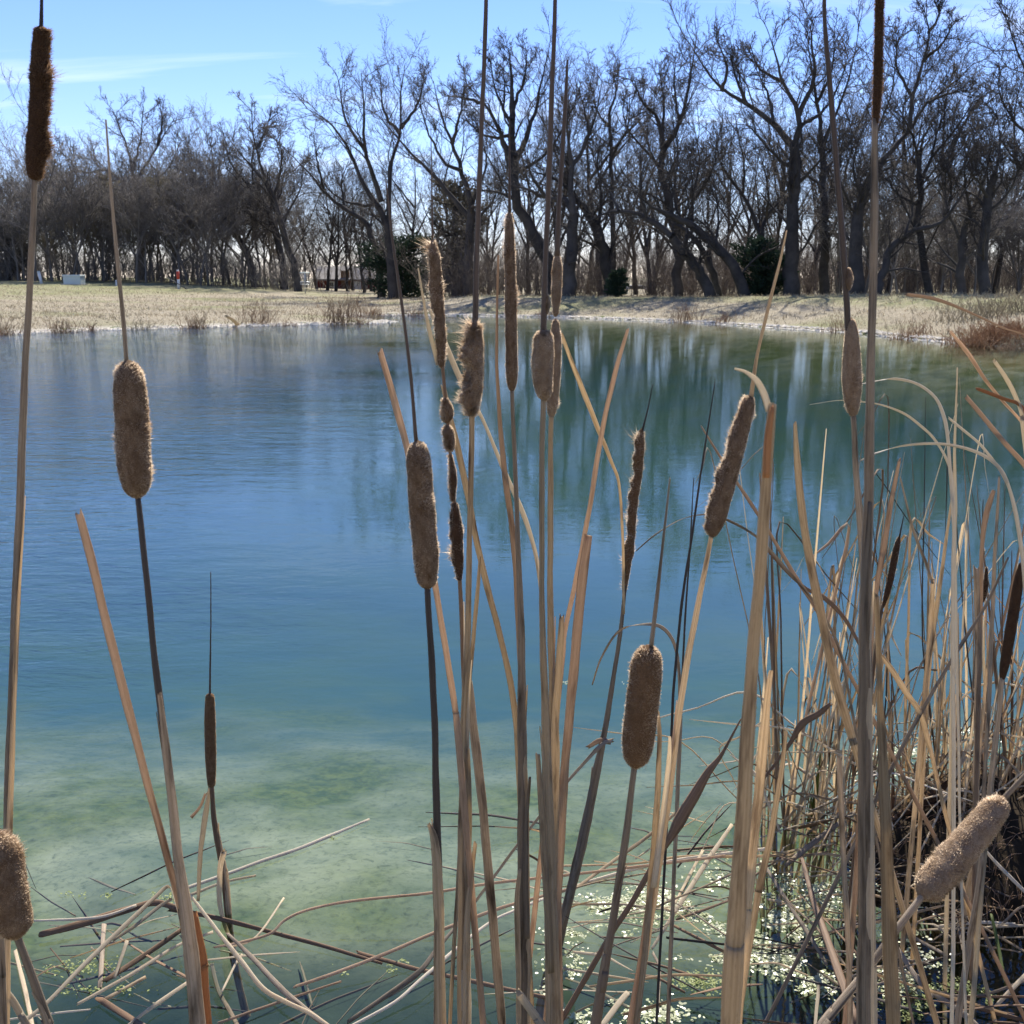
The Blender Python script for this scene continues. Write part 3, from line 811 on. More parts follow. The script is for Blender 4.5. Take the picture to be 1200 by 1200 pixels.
back = [(20, 112), (60, 108), (105, 110), (215, 112), (250, 106), (285, 118), (370, 100), (392, 90), (408, 96), (425, 88), (436, 98), (400, 128), (480, 92), (512, 86), (575, 84), (640, 88), (690, 84), (742, 80), (765, 74), (815, 76), (850, 80), (880, 72), (905, 78),
        (945, 70), (985, 66), (1015, 72), (1045, 62), (1070, 68), (1105, 60), (1135, 66), (1170, 58), (1195, 62), (1225, 60), (1260, 66), (-20, 110), (-60, 106), (-110, 104), (1290, 58), (1330, 54), (1350, 64)]
extra = random.Random(9)
back += [(u + extra.uniform(-9, 9), extra.uniform(64, 118) if u > 560 else extra.uniform(92, 128)) for u in range(-60, 1300, 32)]
for i, (u, Y) in enumerate(back):
    place(tA[i % 4], pxY(u, Y), Y, random.uniform(0, 6.28), random.uniform(0.78, 1.0) * (1.05 if u > 600 else 0.9),
          'slim bare tree standing further back in the wood', 'bare trees further back in the wood')
th = [(-80, 80), (-40, 84), (-10, 86), (18, 88), (48, 84), (75, 90), (110, 86), (140, 92), (160, 84), (190, 88), (215, 85), (235, 92), (262, 86), (290, 84), (312, 90), (336, 94), (0, 98), (90, 100), (180, 100), (260, 100), (320, 102), (125, 80), (205, 79), (30, 80), (175, 79), (250, 79), (60, 78), (95, 78)]
for i, (u, Y) in enumerate(th):
    place(tB[i % 3], pxY(u, Y), Y, random.uniform(0, 6.28), random.uniform(0.95, 1.3) * (0.85 if Y < 83 else 1.0),
          'dense grey-brown thicket tree in the left wood', 'thicket trees massed in the left wood')
for u, Y, s in ((118, 82, 0.95), (140, 83, 0.8), (170, 82, 0.85), (55, 83, 0.75), (200, 83, 0.9)):
    place(tC[0], pxY(u, Y), Y, random.uniform(0, 6.28), s, 'small tree with faint yellow-green buds among the left thicket', 'budding trees in the left thicket')
for i, u in enumerate((1040, 1062, 1100, 1112, 1140, 1165, 1182, 1205, 985, 1018)):
    Y = 50 + (i * 7) % 9
    place(tB[(i + 1) % 3], pxY(u, Y), Y, random.uniform(0, 6.28), random.uniform(0.5, 0.75),
          'dense thicket tree between the trunks on the right', 'thicket trees on the right')

# underbrush: uncountable
def brush(name, us, Ys, hs, count, mat, seed, label, thick=0.009):
    rng = np.random.default_rng(seed)
    u = rng.uniform(*us, count); Y = rng.uniform(*Ys, count)
    gap = ((np.abs(u - 743) > 13) | (rng.random(count) < 0.2)) & ((u < 376) | (u > 440) | (Y > 122) | (rng.random(count) < 0.3))
    u, Y = u[gap], Y[gap]; count = len(u)
    x = (u - 600) / F * (Y * cp + 1.0 * sp)
    z = terrain(x, Y)
    h = rng.uniform(*hs, count) * (0.55 + 0.45 * np.sin(u * 0.045 + 2 * np.sin(u * 0.013)) ** 2)
    P = np.empty((count, 5, 3)); d = norm(np.stack([rng.normal(size=count) * 0.22, rng.normal(size=count) * 0.22, np.ones(count)], -1))
    P[:, 0] = np.stack([x, Y, z - 0.05], -1)
    for j in range(1, 5):
        d = norm(d + rng.normal(size=d.shape) * 0.14)
        P[:, j] = P[:, j - 1] + d * (h / 4)[:, None]
    R = np.linspace(1.6, 0.6, 5)[None, :] * thick * np.ones((count, 1))
    p1, r1 = grow(P, R, 4, 0.25, 0.5, 0.35, 0.9, 3, 0.1, 0.2, rng, 0.2, 0.7, thick * 0.7)
    p2, r2 = grow(p1, r1, 4, 0.35, 0.6, 0.35, 0.9, 2, 0.1, 0.2, rng, 0.2, 0.7, thick * 0.7)
    V, Fl, U = merge([tubes(P, R, 3), tubes(p1, r1, 3), spikes(p2, r2)])
    o = build(name, V, Fl, mat)
    kind(o, 'stuff', label)
brush('underbrush', (500, 1260), (56, 80), (1.4, 4.6), 3000, M['brush'], 5, 'low bare underbrush between the trunks of the wood')
brush('far_underbrush', (330, 1260), (88, 150), (3.5, 8.0), 2600, M['thicket'], 6, 'distant bare scrub behind the wood', 0.02)
brush('left_underbrush', (-140, 350), (78, 96), (1.6, 4.6), 2100, M['thicket'], 7, 'dense low scrub at the foot of the left wood', 0.012)

# evergreens
def cedar(label, u0, u1, vtop, Y, count, mat, seed, shape='cone', name='cedar_tree', nbr=70):
    rng = np.random.default_rng(seed)
    xl, xr = at(u0, 345, Y)[0], at(u1, 345, Y)[0]
    cx_ = (xl + xr) / 2; r = (xr - xl) / 2
    gz_ = tz(cx_, Y); top = at((u0 + u1) / 2, vtop, Y)[2]
    H = top - gz_
    t = (np.arange(nbr) + rng.random(nbr)) / nbr * 0.93
    a = rng.uniform(0, 2 * math.pi, nbr)
    if shape == 'cone':
        prof = (0.75 + 0.25 * np.minimum(1, t / 0.2)) * (1 - t) ** 0.7
    else:
        prof = np.sqrt(np.clip(1 - (2 * t - 0.7) ** 2 / 1.69, 0.02, 1))
    L = r * prof * rng.uniform(0.55, 1.18, nbr)
    rise = rng.uniform(0.05, 0.55, nbr) * L
    b0 = np.stack([np.full(nbr, cx_), np.full(nbr, Y), gz_ + H * t], -1)
    tip = b0 + np.stack([L * np.cos(a), L * np.sin(a), rise], -1)
    tip[:, 2] = np.minimum(tip[:, 2], gz_ + H * (0.97 + 0.06 * rng.random(nbr)))
    bi = rng.integers(0, nbr, count)
    w = rng.random(count) ** 0.6
    c = b0[bi] * (1 - w[:, None]) + tip[bi] * w[:, None]
    c = c + rng.normal(size=(count, 3)) * (0.10 * r * (1.25 - 0.6 * w))[:, None]
    c[:, 2] = np.maximum(c[:, 2], gz_ + 0.02)
    d = norm(tip[bi] - b0[bi] + np.array([0, 0, 0.4 * r]) + rng.normal(size=(count, 3)) * 0.55 * r)
    s_ = norm(np.cross(d, rng.normal(size=(count, 3))))
    Ll = rng.uniform(0.10, 0.24, count)[:, None] * (H / 3.5) ** 0.4; wl2 = Ll * 0.22
    V = np.stack([c - s_ * wl2, c + s_ * wl2, c + d * Ll + s_ * wl2 * .3, c + d * Ll * 1.05 - s_ * wl2 * .3], 1).reshape(-1, 3)
    q = np.arange(count * 4).reshape(-1, 4)
    th_ = thing(name, label, 'tree', (cx_, Y, gz_))
    P = np.array([[[cx_, Y, gz_ - 0.1], [cx_ + .03 * r, Y, gz_ + H * .5], [cx_, Y, gz_ + H * .95]]])
    tk = tubes(P, np.array([[0.04 * H, 0.025 * H, 0.008 * H]]), 8)
    br = tubes(np.stack([b0, (b0 + tip) / 2 - np.array([0, 0, .05 * r]), tip], 1), np.array([[.012, .009, .004]]) * H * np.ones((nbr, 1)), 4)
    tk = merge([tk, br])
    build('trunk', tk[0], tk[1], M['bark'], th_)
    build('crown', V, [q], mat, th_, smooth=False)
cedar('dark green round cedar at the bank under the massive tree', 858, 926, 284, 51, 9000, M['cedar'], 1, 'round', nbr=60)
cedar('dark spreading cedar beside the red house', 424, 512, 280, 70, 9000, M['cedar'], 2, 'round', nbr=46)
cedar('tall grey-green ivy-covered tree behind the shredded cattail', 492, 575, 208, 68, 6500, M['cedar_grey'], 3, 'round', 'ivy_covered_tree', nbr=45)
cedar('small dark cedar low beside the white car', 711, 736, 317, 52, 4000, M['cedar'], 4, 'round')
cedar('dark green cedar deep in the thicket at far left', -20, 45, 262, 83, 7000, M['cedar_grey'], 6, 'round')

# ------------------------------------------------------------------ far bank grass, stones, weeds
def cards(base, h, lean, w, rng, name, mat, label, parent=None):
    """single-triangle blades"""
    c = len(base)
    a = rng.uniform(0, 2 * math.pi, c)
    s = np.stack([np.cos(a), np.sin(a), np.zeros(c)], -1) * w[:, None] * 0.5
    tip = base + np.stack([rng.normal(size=c) * lean, rng.normal(size=c) * lean, np.ones(c)], -1) * h[:, None]
    V = np.stack([base - s, base + s, tip], 1).reshape(-1, 3)
    return V, [np.arange(c * 3).reshape(-1, 3)]
rng = np.random.default_rng(77)
n_ = 100000
ang_ = rng.uniform(-0.62, 0.62, n_)
Yg = 22 + 46 * rng.random(n_) ** 1.25
Xg = ang_ * Yg
sdg = sdist(Xg, Yg)
ok = (sdg > 0.5)
Xg, Yg, sdg = Xg[ok], Yg[ok], sdg[ok]
clump = vnoise(Xg, Yg, 1.6, 3.0) + 0.7 * vnoise(Xg, Yg, 5.1, 1.0)
keep = rng.random(len(Xg)) < np.clip(0.55 + 0.5 * clump, 0.08, 1)
Xg, Yg, sdg, clump = Xg[keep], Yg[keep], sdg[keep], clump[keep]
bs = np.stack([Xg, Yg, terrain(Xg, Yg) - 0.01], -1)
hh = (0.05 + 0.09 * rng.random(len(bs))) * (1 + 0.6 * np.clip(clump, 0, 1))
V, Fl = cards(bs, hh, 0.7, 0.02 + 0.02 * rng.random(len(bs)), rng, 'bank_grass', M['grass'], '')
kind(build('bank_grass', V, Fl, M['grass'], smooth=False), 'stuff', 'short dry straw-coloured grass on the far bank')

# pale stones along the far waterline
pp = POND[:int(len(POND) * 0.68)]
seg = np.linalg.norm(np.diff(pp, axis=0), axis=1); cum = np.concatenate([[0], np.cumsum(seg)])
ns = 9000
s_ = rng.uniform(0, cum[-1], ns)
sxy = np.stack([np.interp(s_, cum, pp[:, 0]), np.interp(s_, cum, pp[:, 1])], -1)
sxy += rng.normal(size=sxy.shape) * 0.13
sok = sxy[:, 1] > 18
sxy = sxy[sok]
sz = np.maximum(terrain(sxy[:, 0], sxy[:, 1]), -0.01)
rad = 0.02 + 0.06 * rng.random(len(sxy)) ** 2.5
octv = np.array([[1, 0, 0], [-1, 0, 0], [0, 1, 0], [0, -1, 0], [0, 0, .6], [0, 0, -.6]], float)
octf = np.array([[0, 2, 4], [2, 1, 4], [1, 3, 4], [3, 0, 4], [2, 0, 5], [1, 2, 5], [3, 1, 5], [0, 3, 5]])
V = (np.concatenate([sxy, sz[:, None]], 1)[:, None, :] + octv[None] * rad[:, None, None] * rng.uniform(0.6, 1.35, (len(sxy), 6, 1)))
Fo = (octf[None] + (np.arange(len(sxy)) * 6)[:, None, None]).reshape(-1, 3)
kind(build('shore_stones', V.reshape(-1, 3), [Fo], M['stone'], smooth=False), 'stuff', 'pale stones and dried crust along the far waterline')

def weed_clump(label, u, v, h, r, count, mat, seed, group='dry weed clumps on the far shore', name='weed_clump', stiff=0.25):
    rng = np.random.default_rng(seed)
    b = atz(u, v, 0.05)
    x = b[0] + rng.normal(size=count) * r; y = b[1] + rng.normal(size=count) * r * 0.7
    z = np.maximum(terrain(x, y), -0.03)
    hh = h * rng.uniform(0.4, 1.0, count)
    P = np.empty((count, 5, 3)); P[:, 0] = np.stack([x, y, z - 0.02], -1)
    d = norm(np.stack([rng.normal(size=count) * stiff, rng.normal(size=count) * stiff, np.ones(count)], -1))
    for j in range(1, 5):
        d = norm(d + rng.normal(size=d.shape) * 0.16 + np.array([0, 0, -0.04 * j * (stiff > 0.35)]))
        P[:, j] = P[:, j - 1] + d * (hh / 4)[:, None]
    R = np.linspace(1, 0.35, 5)[None] * rng.uniform(0.005, 0.011, (count, 1))
    p1, r1 = grow(P, R, 2, 0.2, 0.4, 0.4, 0.9, 3, 0.1, 0.2, rng, 0.4, 0.7, 0.004)
    V, Fl, U = merge([tubes(P, R, 3), tubes(p1, r1, 3)])
    gx, gy = float(b[0]), float(b[1])
    t = thing(name, label, 'weeds', (gx, gy, max(tz(gx, gy), 0)), group)
    nb = len(tubes(P, R, 3)[0])
    kind(build('stems', *tubes(P, R, 3)[:2], mat, t), 'stuff')
    kind(build('side_twigs', *tubes(p1, r1, 3)[:2], mat, t), 'stuff')
weeds = [('tall upright dry weed clump left of the gravel point', 303, 379, 1.0, 0.35, 90, 'weed'), ('pale brown reed clump on the gravel point', 397, 377.5, 1.15, 0.30, 130, 'weed'),
         ('dry reed clump at the back of the gravel point', 422, 372, 1.2, 0.3, 90, 'weed'), ('dark low weed tuft by the left waterline', 72, 387, 0.5, 0.22, 80, 'weed'),
         ('thin weed clump beside the leaning pale stick', 228, 382, 0.6, 0.25, 60, 'weed'), ('weed tuft at the far left edge of the shore', 8, 389, 0.7, 0.2, 40, 'weed'),
         ('small brush tuft on the shaded bank right of centre', 803, 376, 0.75, 0.25, 80, 'weed'), ('thin dry tuft on the bank by the curled reed', 845, 378, 0.5, 0.3, 60, 'weed'),
         ('small straw tuft behind the dented cattail head', 983, 387, 0.6, 0.2, 50, 'weed'), ('low dry tuft left of the russet grass', 1072, 394, 0.5, 0.3, 70, 'weed')]
for i, (lb, u, v, h, r, c_, mt) in enumerate(weeds):
    weed_clump(lb, u, v, h, r, c_, M[mt], 400 + i)
weed_clump('big russet grass clump overhanging the right waterline', 1168, 401, 0.6, 0.5, 800, M['redgrass'], 431, 'russet grass clumps at right', 'grass_clump', 0.6)
weed_clump('russet grass clump cut by the right picture edge', 1215, 403, 0.7, 0.6, 700, M['redgrass'], 432, 'russet grass clumps at right', 'grass_clump', 0.6)
weed_clump('paler straw grass clump on top of the right bank', 1165, 390, 0.7, 0.9, 400, M['grass'], 433, 'russet grass clumps at right', 'grass_clump', 0.35)

def box(cx, cy, cz, sx_, sy_, sz_, rz=0.0, bev=0.0):
    x, y, z = sx_ / 2, sy_ / 2, sz_ / 2
    if bev <= 0:
        V = np.array([[a * x, b * y, c * z] for c in (-1, 1) for b in (-1, 1) for a in (-1, 1)])
        Fq = np.array([[0, 2, 3, 1], [4, 5, 7, 6], [0, 1, 5, 4], [2, 6, 7, 3], [0, 4, 6, 2], [1, 3, 7, 5]])
    else:
        ring = [(-x + bev, -y), (x - bev, -y), (x, -y + bev), (x, y - bev), (x - bev, y), (-x + bev, y), (-x, y - bev), (-x, -y + bev)]
        inn = [(a * (x - bev) / x, b * (y - bev) / y) for a, b in ring]
        V = np.array([(*p, -z) for p in ring] + [(*p, z - bev) for p in ring] + [(*p, z) for p in inn])
        Fq = [[i, (i + 1) % 8, 8 + (i + 1) % 8, 8 + i] for i in range(8)] + [[8 + i, 8 + (i + 1) % 8, 16 + (i + 1) % 8, 16 + i] for i in range(8)]
        Fq += [[16, 17, 18, 19], [16, 19, 20, 23], [20, 21, 22, 23], [3, 2, 1, 0], [7, 4, 3, 0], [7, 6, 5, 4]]
        Fq = np.array(Fq)
    c, s = math.cos(rz), math.sin(rz)
    V = np.stack([V[:, 0] * c - V[:, 1] * s + cx, V[:, 0] * s + V[:, 1] * c + cy, V[:, 2] + cz], -1)
    return V, [Fq], np.zeros((len(V), 2))

# utility box
Y = 72.0; p = at(88, 341, Y); g_ = tz(p[0], Y)
t = thing('utility_box', 'pale green metal utility box on the left grass', 'utility box', (p[0], Y, g_))
build('plinth', *box(p[0], Y, g_ + 0.03, 1.35, 1.0, 0.1)[:2], M['stone'], t, smooth=False)
build('cabinet', *box(p[0], Y, g_ + 0.32, 1.15, 0.8, 0.5, 0, 0.02)[:2], M['boxgreen'], t, smooth=False)
build('lid', *box(p[0], Y, g_ + 0.62, 1.22, 0.88, 0.1, 0, 0.03)[:2], M['boxgreen'], t, smooth=False)
def rod(a, b, r0, r1=None, k=10):
    return tubes(np.array([[a, (np.array(a) + np.array(b)) / 2, b]], float), np.array([[r0, (r0 + (r1 or r0)) / 2, r1 or r0]]), k, caps=True)
# stub post
p = at(49, 340, 73.0); g_ = tz(p[0], 73.0)
t = thing('stub_post', 'short leaning white stub post left of the utility box', 'post', (p[0], 73, g_))
build('pipe', *rod((p[0] + .05, 73, g_ - .1), (p[0] - .1, 73, g_ + 0.72), 0.10)[:2], M['white'], t)
build('cap', *rod((p[0] - .1, 73, g_ + 0.72), (p[0] - .115, 73, g_ + 0.80), 0.12, 0.09)[:2], M['boxgreen'], t)
p = at(137, 341, 72.0); g_ = tz(p[0], 72.0)
t = thing('marker_stake', 'tiny white marker stake behind the fat left cattail', 'stake', (p[0], 72, g_))
build('stake', *rod((p[0], 72, g_ - .1), (p[0], 72, g_ + 0.3), 0.07, 0.05)[:2], M['white'], t)
build('cap', *rod((p[0], 72, g_ + .3), (p[0], 72, g_ + 0.36), 0.075, 0.05)[:2], M['white'], t)
# red and white marker post
Y = 70.0; p = at(210, 344, Y); g_ = tz(p[0], Y)
t = thing('marker_post', 'white marker post with red top on the left grass', 'post', (p[0], Y, g_))
build('shaft', *rod((p[0], Y, g_ - .1), (p[0], Y, g_ + 0.68), 0.085)[:2], M['white'], t)
build('red_sleeve', *rod((p[0], Y, g_ + .62), (p[0], Y, g_ + 1.12), 0.095)[:2], M['red'], t)
build('cap', *rod((p[0], Y, g_ + 1.12), (p[0], Y, g_ + 1.22), 0.09, 0.06)[:2], M['white'], t)
a = (p[0] - 0.75, Y - 0.1, g_ + 0.78); b = (p[0] + 0.05, Y - 0.14, g_ + 0.3); c_ = (p[0] + 0.55, Y - 0.1, g_ - 0.02)
tag(build('leaning_stake', *tubes(np.array([[a, b, c_]]), np.array([[.028, .03, .03]]), 6, caps=True)[:2], M['thicket'], origin=c_), 'thin stake leaning across the red-topped marker post', 'stake')
# disc golf basket
Y = 74.0; p = at(358, 345, Y); x0 = p[0]; g_ = tz(x0, Y)
t = thing('disc_golf_basket', 'steel disc golf basket at the edge of the left wood', 'disc basket', (x0, Y, g_))
build('pole', *rod((x0, Y, g_ - .1), (x0, Y, g_ + 1.42), 0.035)[:2], M['steel'], t)
def ring(cx, cy, cz, R, r, n=20, k=5):
    a = np.linspace(0, 2 * math.pi, n + 1)
    return tubes(np.stack([cx + R * np.cos(a), cy + R * np.sin(a), np.full(n + 1, cz)], -1)[None], np.full((1, n + 1), r), k, ref=(0, 0, 1))
build('top_band', *ring(x0, Y, g_ + 1.38, 0.30, 0.045)[:2], M['boxgreen'], t)
bk = build('tray', *merge([ring(x0, Y, g_ + .78, .33, .022), ring(x0, Y, g_ + .60, .31, .018), ring(x0, Y, g_ + .60, .16, .015)])[:2], M['steel'], t)
wires = [rod((x0 + .33 * math.cos(q), Y + .33 * math.sin(q), g_ + .78), (x0 + .31 * math.cos(q), Y + .31 * math.sin(q), g_ + .6), .008, k=4) for q in np.linspace(0, 6.28, 25)[:-1]]
wires += [rod((x0, Y, g_ + .58), (x0 + .31 * math.cos(q), Y + .31 * math.sin(q), g_ + .6), .008, k=4) for q in np.linspace(0, 6.28, 13)[:-1]]
build('wire', *merge(wires)[:2], M['steel'], bk)
for q in np.linspace(0, 6.28, 13)[:-1]:
    pts = [np.array([x0 + .28 * math.cos(q), Y + .28 * math.sin(q), g_ + 1.36]), np.array([x0 + .17 * math.cos(q), Y + .17 * math.sin(q), g_ + 1.02]), np.array([x0 + .04 * math.cos(q), Y + .04 * math.sin(q), g_ + .82])]
    build('chain', *tubes(np.array([pts]), np.full((1, 3), .01), 4)[:2], M['steel'], t)

# red house far behind
Y = 112.0
xl, xr = at(372, 340, Y)[0], at(482, 340, Y)[0]
g_ = tz((xl + xr) / 2, Y); W_ = xr - xl; cx_ = (xl + xr) / 2
zt = at(400, 327, Y)[2]; zr = at(400, 312, Y + 3)[2]
t = thing('house', 'low red house with pale grey roof behind the trees', 'house', (cx_, Y + 3, g_))
build('wall', *box(cx_, Y + 3, (g_ - .3 + zt) / 2, W_, 6, zt - g_ + .3)[:2], M['brick'], t, smooth=False)
e = 0.4
RV = np.array([[xl - e, Y - e, zt], [xr + e, Y - e, zt], [xr + e, Y + 6 + e, zt], [xl - e, Y + 6 + e, zt], [xl - e, Y + 3, zr], [xr + e, Y + 3, zr],
               [xl - e, Y - e, zt - .14], [xr + e, Y - e, zt - .14], [xr + e, Y + 6 + e, zt - .14], [xl - e, Y + 6 + e, zt - .14]])
rf = build('roof', RV, [np.array([[0, 1, 5, 4], [2, 3, 4, 5], [6, 7, 1, 0], [7, 8, 2, 1], [8, 9, 3, 2], [9, 6, 0, 3], [9, 8, 7, 6]]), np.array([[3, 0, 4], [1, 2, 5]])], M['roof'], t, smooth=False)
for uu in (419, 388, 450):
    wx = at(uu, 336, Y)[0]; wz = at(uu, 336, Y)[2]
    f_ = build('window', *merge([box(wx, Y - .03, wz + .5, .75, .1, .1), box(wx, Y - .03, wz - .5, .75, .1, .1), box(wx - .32, Y - .03, wz, .1, .1, .9), box(wx + .32, Y - .03, wz, .1, .1, .9), box(wx, Y - .03, wz, .54, .08, .06)])[:2], M['white'], t, smooth=False)
    build('pane', *box(wx, Y - .012, wz, .54, .02, .9)[:2], M['white' if uu == 419 else 'glass'], f_, smooth=False)
dx_ = at(405, 338, Y)[0]
d_ = build('door', *box(dx_, Y - .03, g_ + .95, .9, .08, 1.9)[:2], M['brown'], t, smooth=False)
build('handle', *box(dx_ + .3, Y - .1, g_ + .95, .05, .05, .12)[:2], M['steel'], d_, smooth=False)

# white car far behind the bank
Y = 120.0; p = at(744, 344, Y); x0 = p[0]; g_ = p[2] - 0.55
t = thing('parked_car', 'white car parked far behind the small cedar', 'car', (x0, Y, g_))
prof = [(-2.2, .35), (-2.2, .85), (-1.5, 1.0), (-0.95, 1.45), (0.75, 1.48), (1.45, 1.0), (2.15, .9), (2.2, .35)]
n8 = len(prof)
V = np.array([(x0 + a, Y - .85, g_ + b) for a, b in prof] + [(x0 + a, Y + .85, g_ + b) for a, b in prof])
Fq = np.array([[i, (i + 1) % n8, n8 + (i + 1) % n8, n8 + i] for i in range(n8)])
build('body', V, [Fq, np.array([list(range(n8))[::-1], list(range(n8, 2 * n8))])], M['white'], t, smooth=False)
for a, b in ((-.8, -.12), (.0, .75)):
    V = np.array([(x0 + a, Y - .862, g_ + 1.03), (x0 + b + .2 * (b > 0), Y - .862, g_ + 1.03), (x0 + b, Y - .862, g_ + 1.38), (x0 + a + .12 * (a < -.3), Y - .862, g_ + 1.38)])
    build('side_window', V, [np.array([[0, 1, 2, 3]])], M['glass'], t, smooth=False)
for a in (-1.4, 1.4):
    for b in (-.8, .8):
        w_ = build('wheel', *rod((x0 + a, Y + b - .1, g_ + .33), (x0 + a, Y + b + .1, g_ + .33), .33, k=16)[:2], M['rubber'], t)
        build('rim', *rod((x0 + a, Y + b - .115, g_ + .33), (x0 + a, Y + b + .115, g_ + .33), .2, k=12)[:2], M['steel'], w_)

# pale driftwood on the left shore
a = atz(265, 370, 0.40); b = atz(279, 380.5, 0.03)
tag(build('driftwood', *tubes(smooth_path([a, (a + b) / 2 + np.array([0.02, 0, .02]), b], 4)[None], np.linspace(.04, .08, 9)[None], 7, caps=True)[:2], M['straw'], origin=b), 'pale driftwood branch leaning at the left waterline', 'driftwood')

#FOREGROUND#
# ------------------------------------------------------------------ foreground cattails and reeds
def px_path(pix, Y0, Y1, root=False, per=5):
    """traced pixel path with widths -> 3-D points and widths in metres"""
    pix = np.array(pix, float)
    s = np.concatenate([[0], np.cumsum(np.linalg.norm(np.diff(pix[:, :2], axis=0), axis=1))])
    s = s / s[-1]
    P = [at(u, v, Y0 + (Y1 - Y0) * t) for (u, v, _), t in zip(pix, s)]
    D = [[*p, px(p, w)] for p, (_, _, w) in zip(P, pix)]
    if root:
        D = root_down(D)
    D = smooth_path(D, per)
    return D[:, :3], D[:, 3]

def root_down(D):
    p, q = np.array(D[-2][:3]), np.array(D[-1][:3])
    d = q - p; d /= np.linalg.norm(d)
    d[2] = min(d[2], -0.45)
    zb = min(tz(q[0], q[1]), 0.0) - 0.05
    L = (q[2] - zb) / -d[2]
    if L > 0.02:
        wob = np.array([random.uniform(-1, 1), random.uniform(-1, 1), 0]) * 0.012
        D = D + [[*(q + d * L * 0.5 + wob), D[-1][3] * 1.05], [*(q + d * L), D[-1][3] * 1.1]]
    return D

def ref_for(P, roll):
    """direction of the flat side: across the view, turned by roll"""
    t = P[-1] - P[0]; t /= np.linalg.norm(t)
    c = P.mean(0) - EYE; c /= np.linalg.norm(c)
    s = np.cross(t, c); s /= np.linalg.norm(s)
    return s * math.cos(roll) + np.cross(s, t) * math.sin(roll)

def strip(P, W, flat, roll, k=8, twist=0.0):
    # weathered: slightly crooked, uneven width, ragged first end
    n = len(P)
    ph = random.uniform(0, 50)
    x = np.concatenate([[0], np.cumsum(np.linalg.norm(np.diff(P, axis=0), axis=1))])
    amp = (np.minimum(W, 0.008) * 0.035)[:, None]
    wv = np.stack([np.sin(x * 31 + ph) + 0.6 * np.sin(x * 77 + ph * 2), np.sin(x * 26 + ph * 3) + 0.6 * np.sin(x * 69 + ph), 0 * x], -1)
    P = P + wv * amp
    W = W * (1 + 0.035 * np.sin(x * 37 + ph) + 0.03 * np.sin(x * 93 + ph * 1.7))
    V, Fl, UV = _strip(P, W, flat, roll, k, twist)
    if W[0] > 0.003:
        T = norm(P[0] - P[1])
        for j in range(k):
            V[j] += T * W[0] * random.uniform(-0.3, 0.9)
    return V, Fl, UV

def _strip(P, W, flat, roll, k=8, twist=0.0):
    A = np.maximum(W * 0.40 / max(math.cos(roll), 0.6), 0.0004)[None]
    tw = None
    if twist:
        tw = (np.linspace(-1, 1, len(P)) * twist)[None]
    return tubes(P[None], A, k, B=A * flat, ref=ref_for(P, roll), caps=True, twist=tw)

def stick(name, pix, Y0, Y1, mat, parent=None, root=False, flat=1.0, roll=0.0, twist=0.0, per=7):
    P, W = px_path(pix, Y0, Y1, root, per)
    return build(name, *_vf(strip(P, W, flat, roll, 8, twist)), parent=parent, mat=mat, origin=P[-1])

def _vf(r):
    return r[0], r[1]

def build2(name, r, mat, parent=None, origin=None):
    return build(name, r[0], r[1], mat, parent, uv=r[2], origin=origin)

def stick(name, pix, Y0, Y1, mat, parent=None, root=False, flat=1.0, roll=0.0, twist=0.0, per=7):
    P, W = px_path(pix, Y0, Y1, root, per)
    return build2(name, strip(P, W, flat, roll, 8, twist), mat, parent, P[-1])

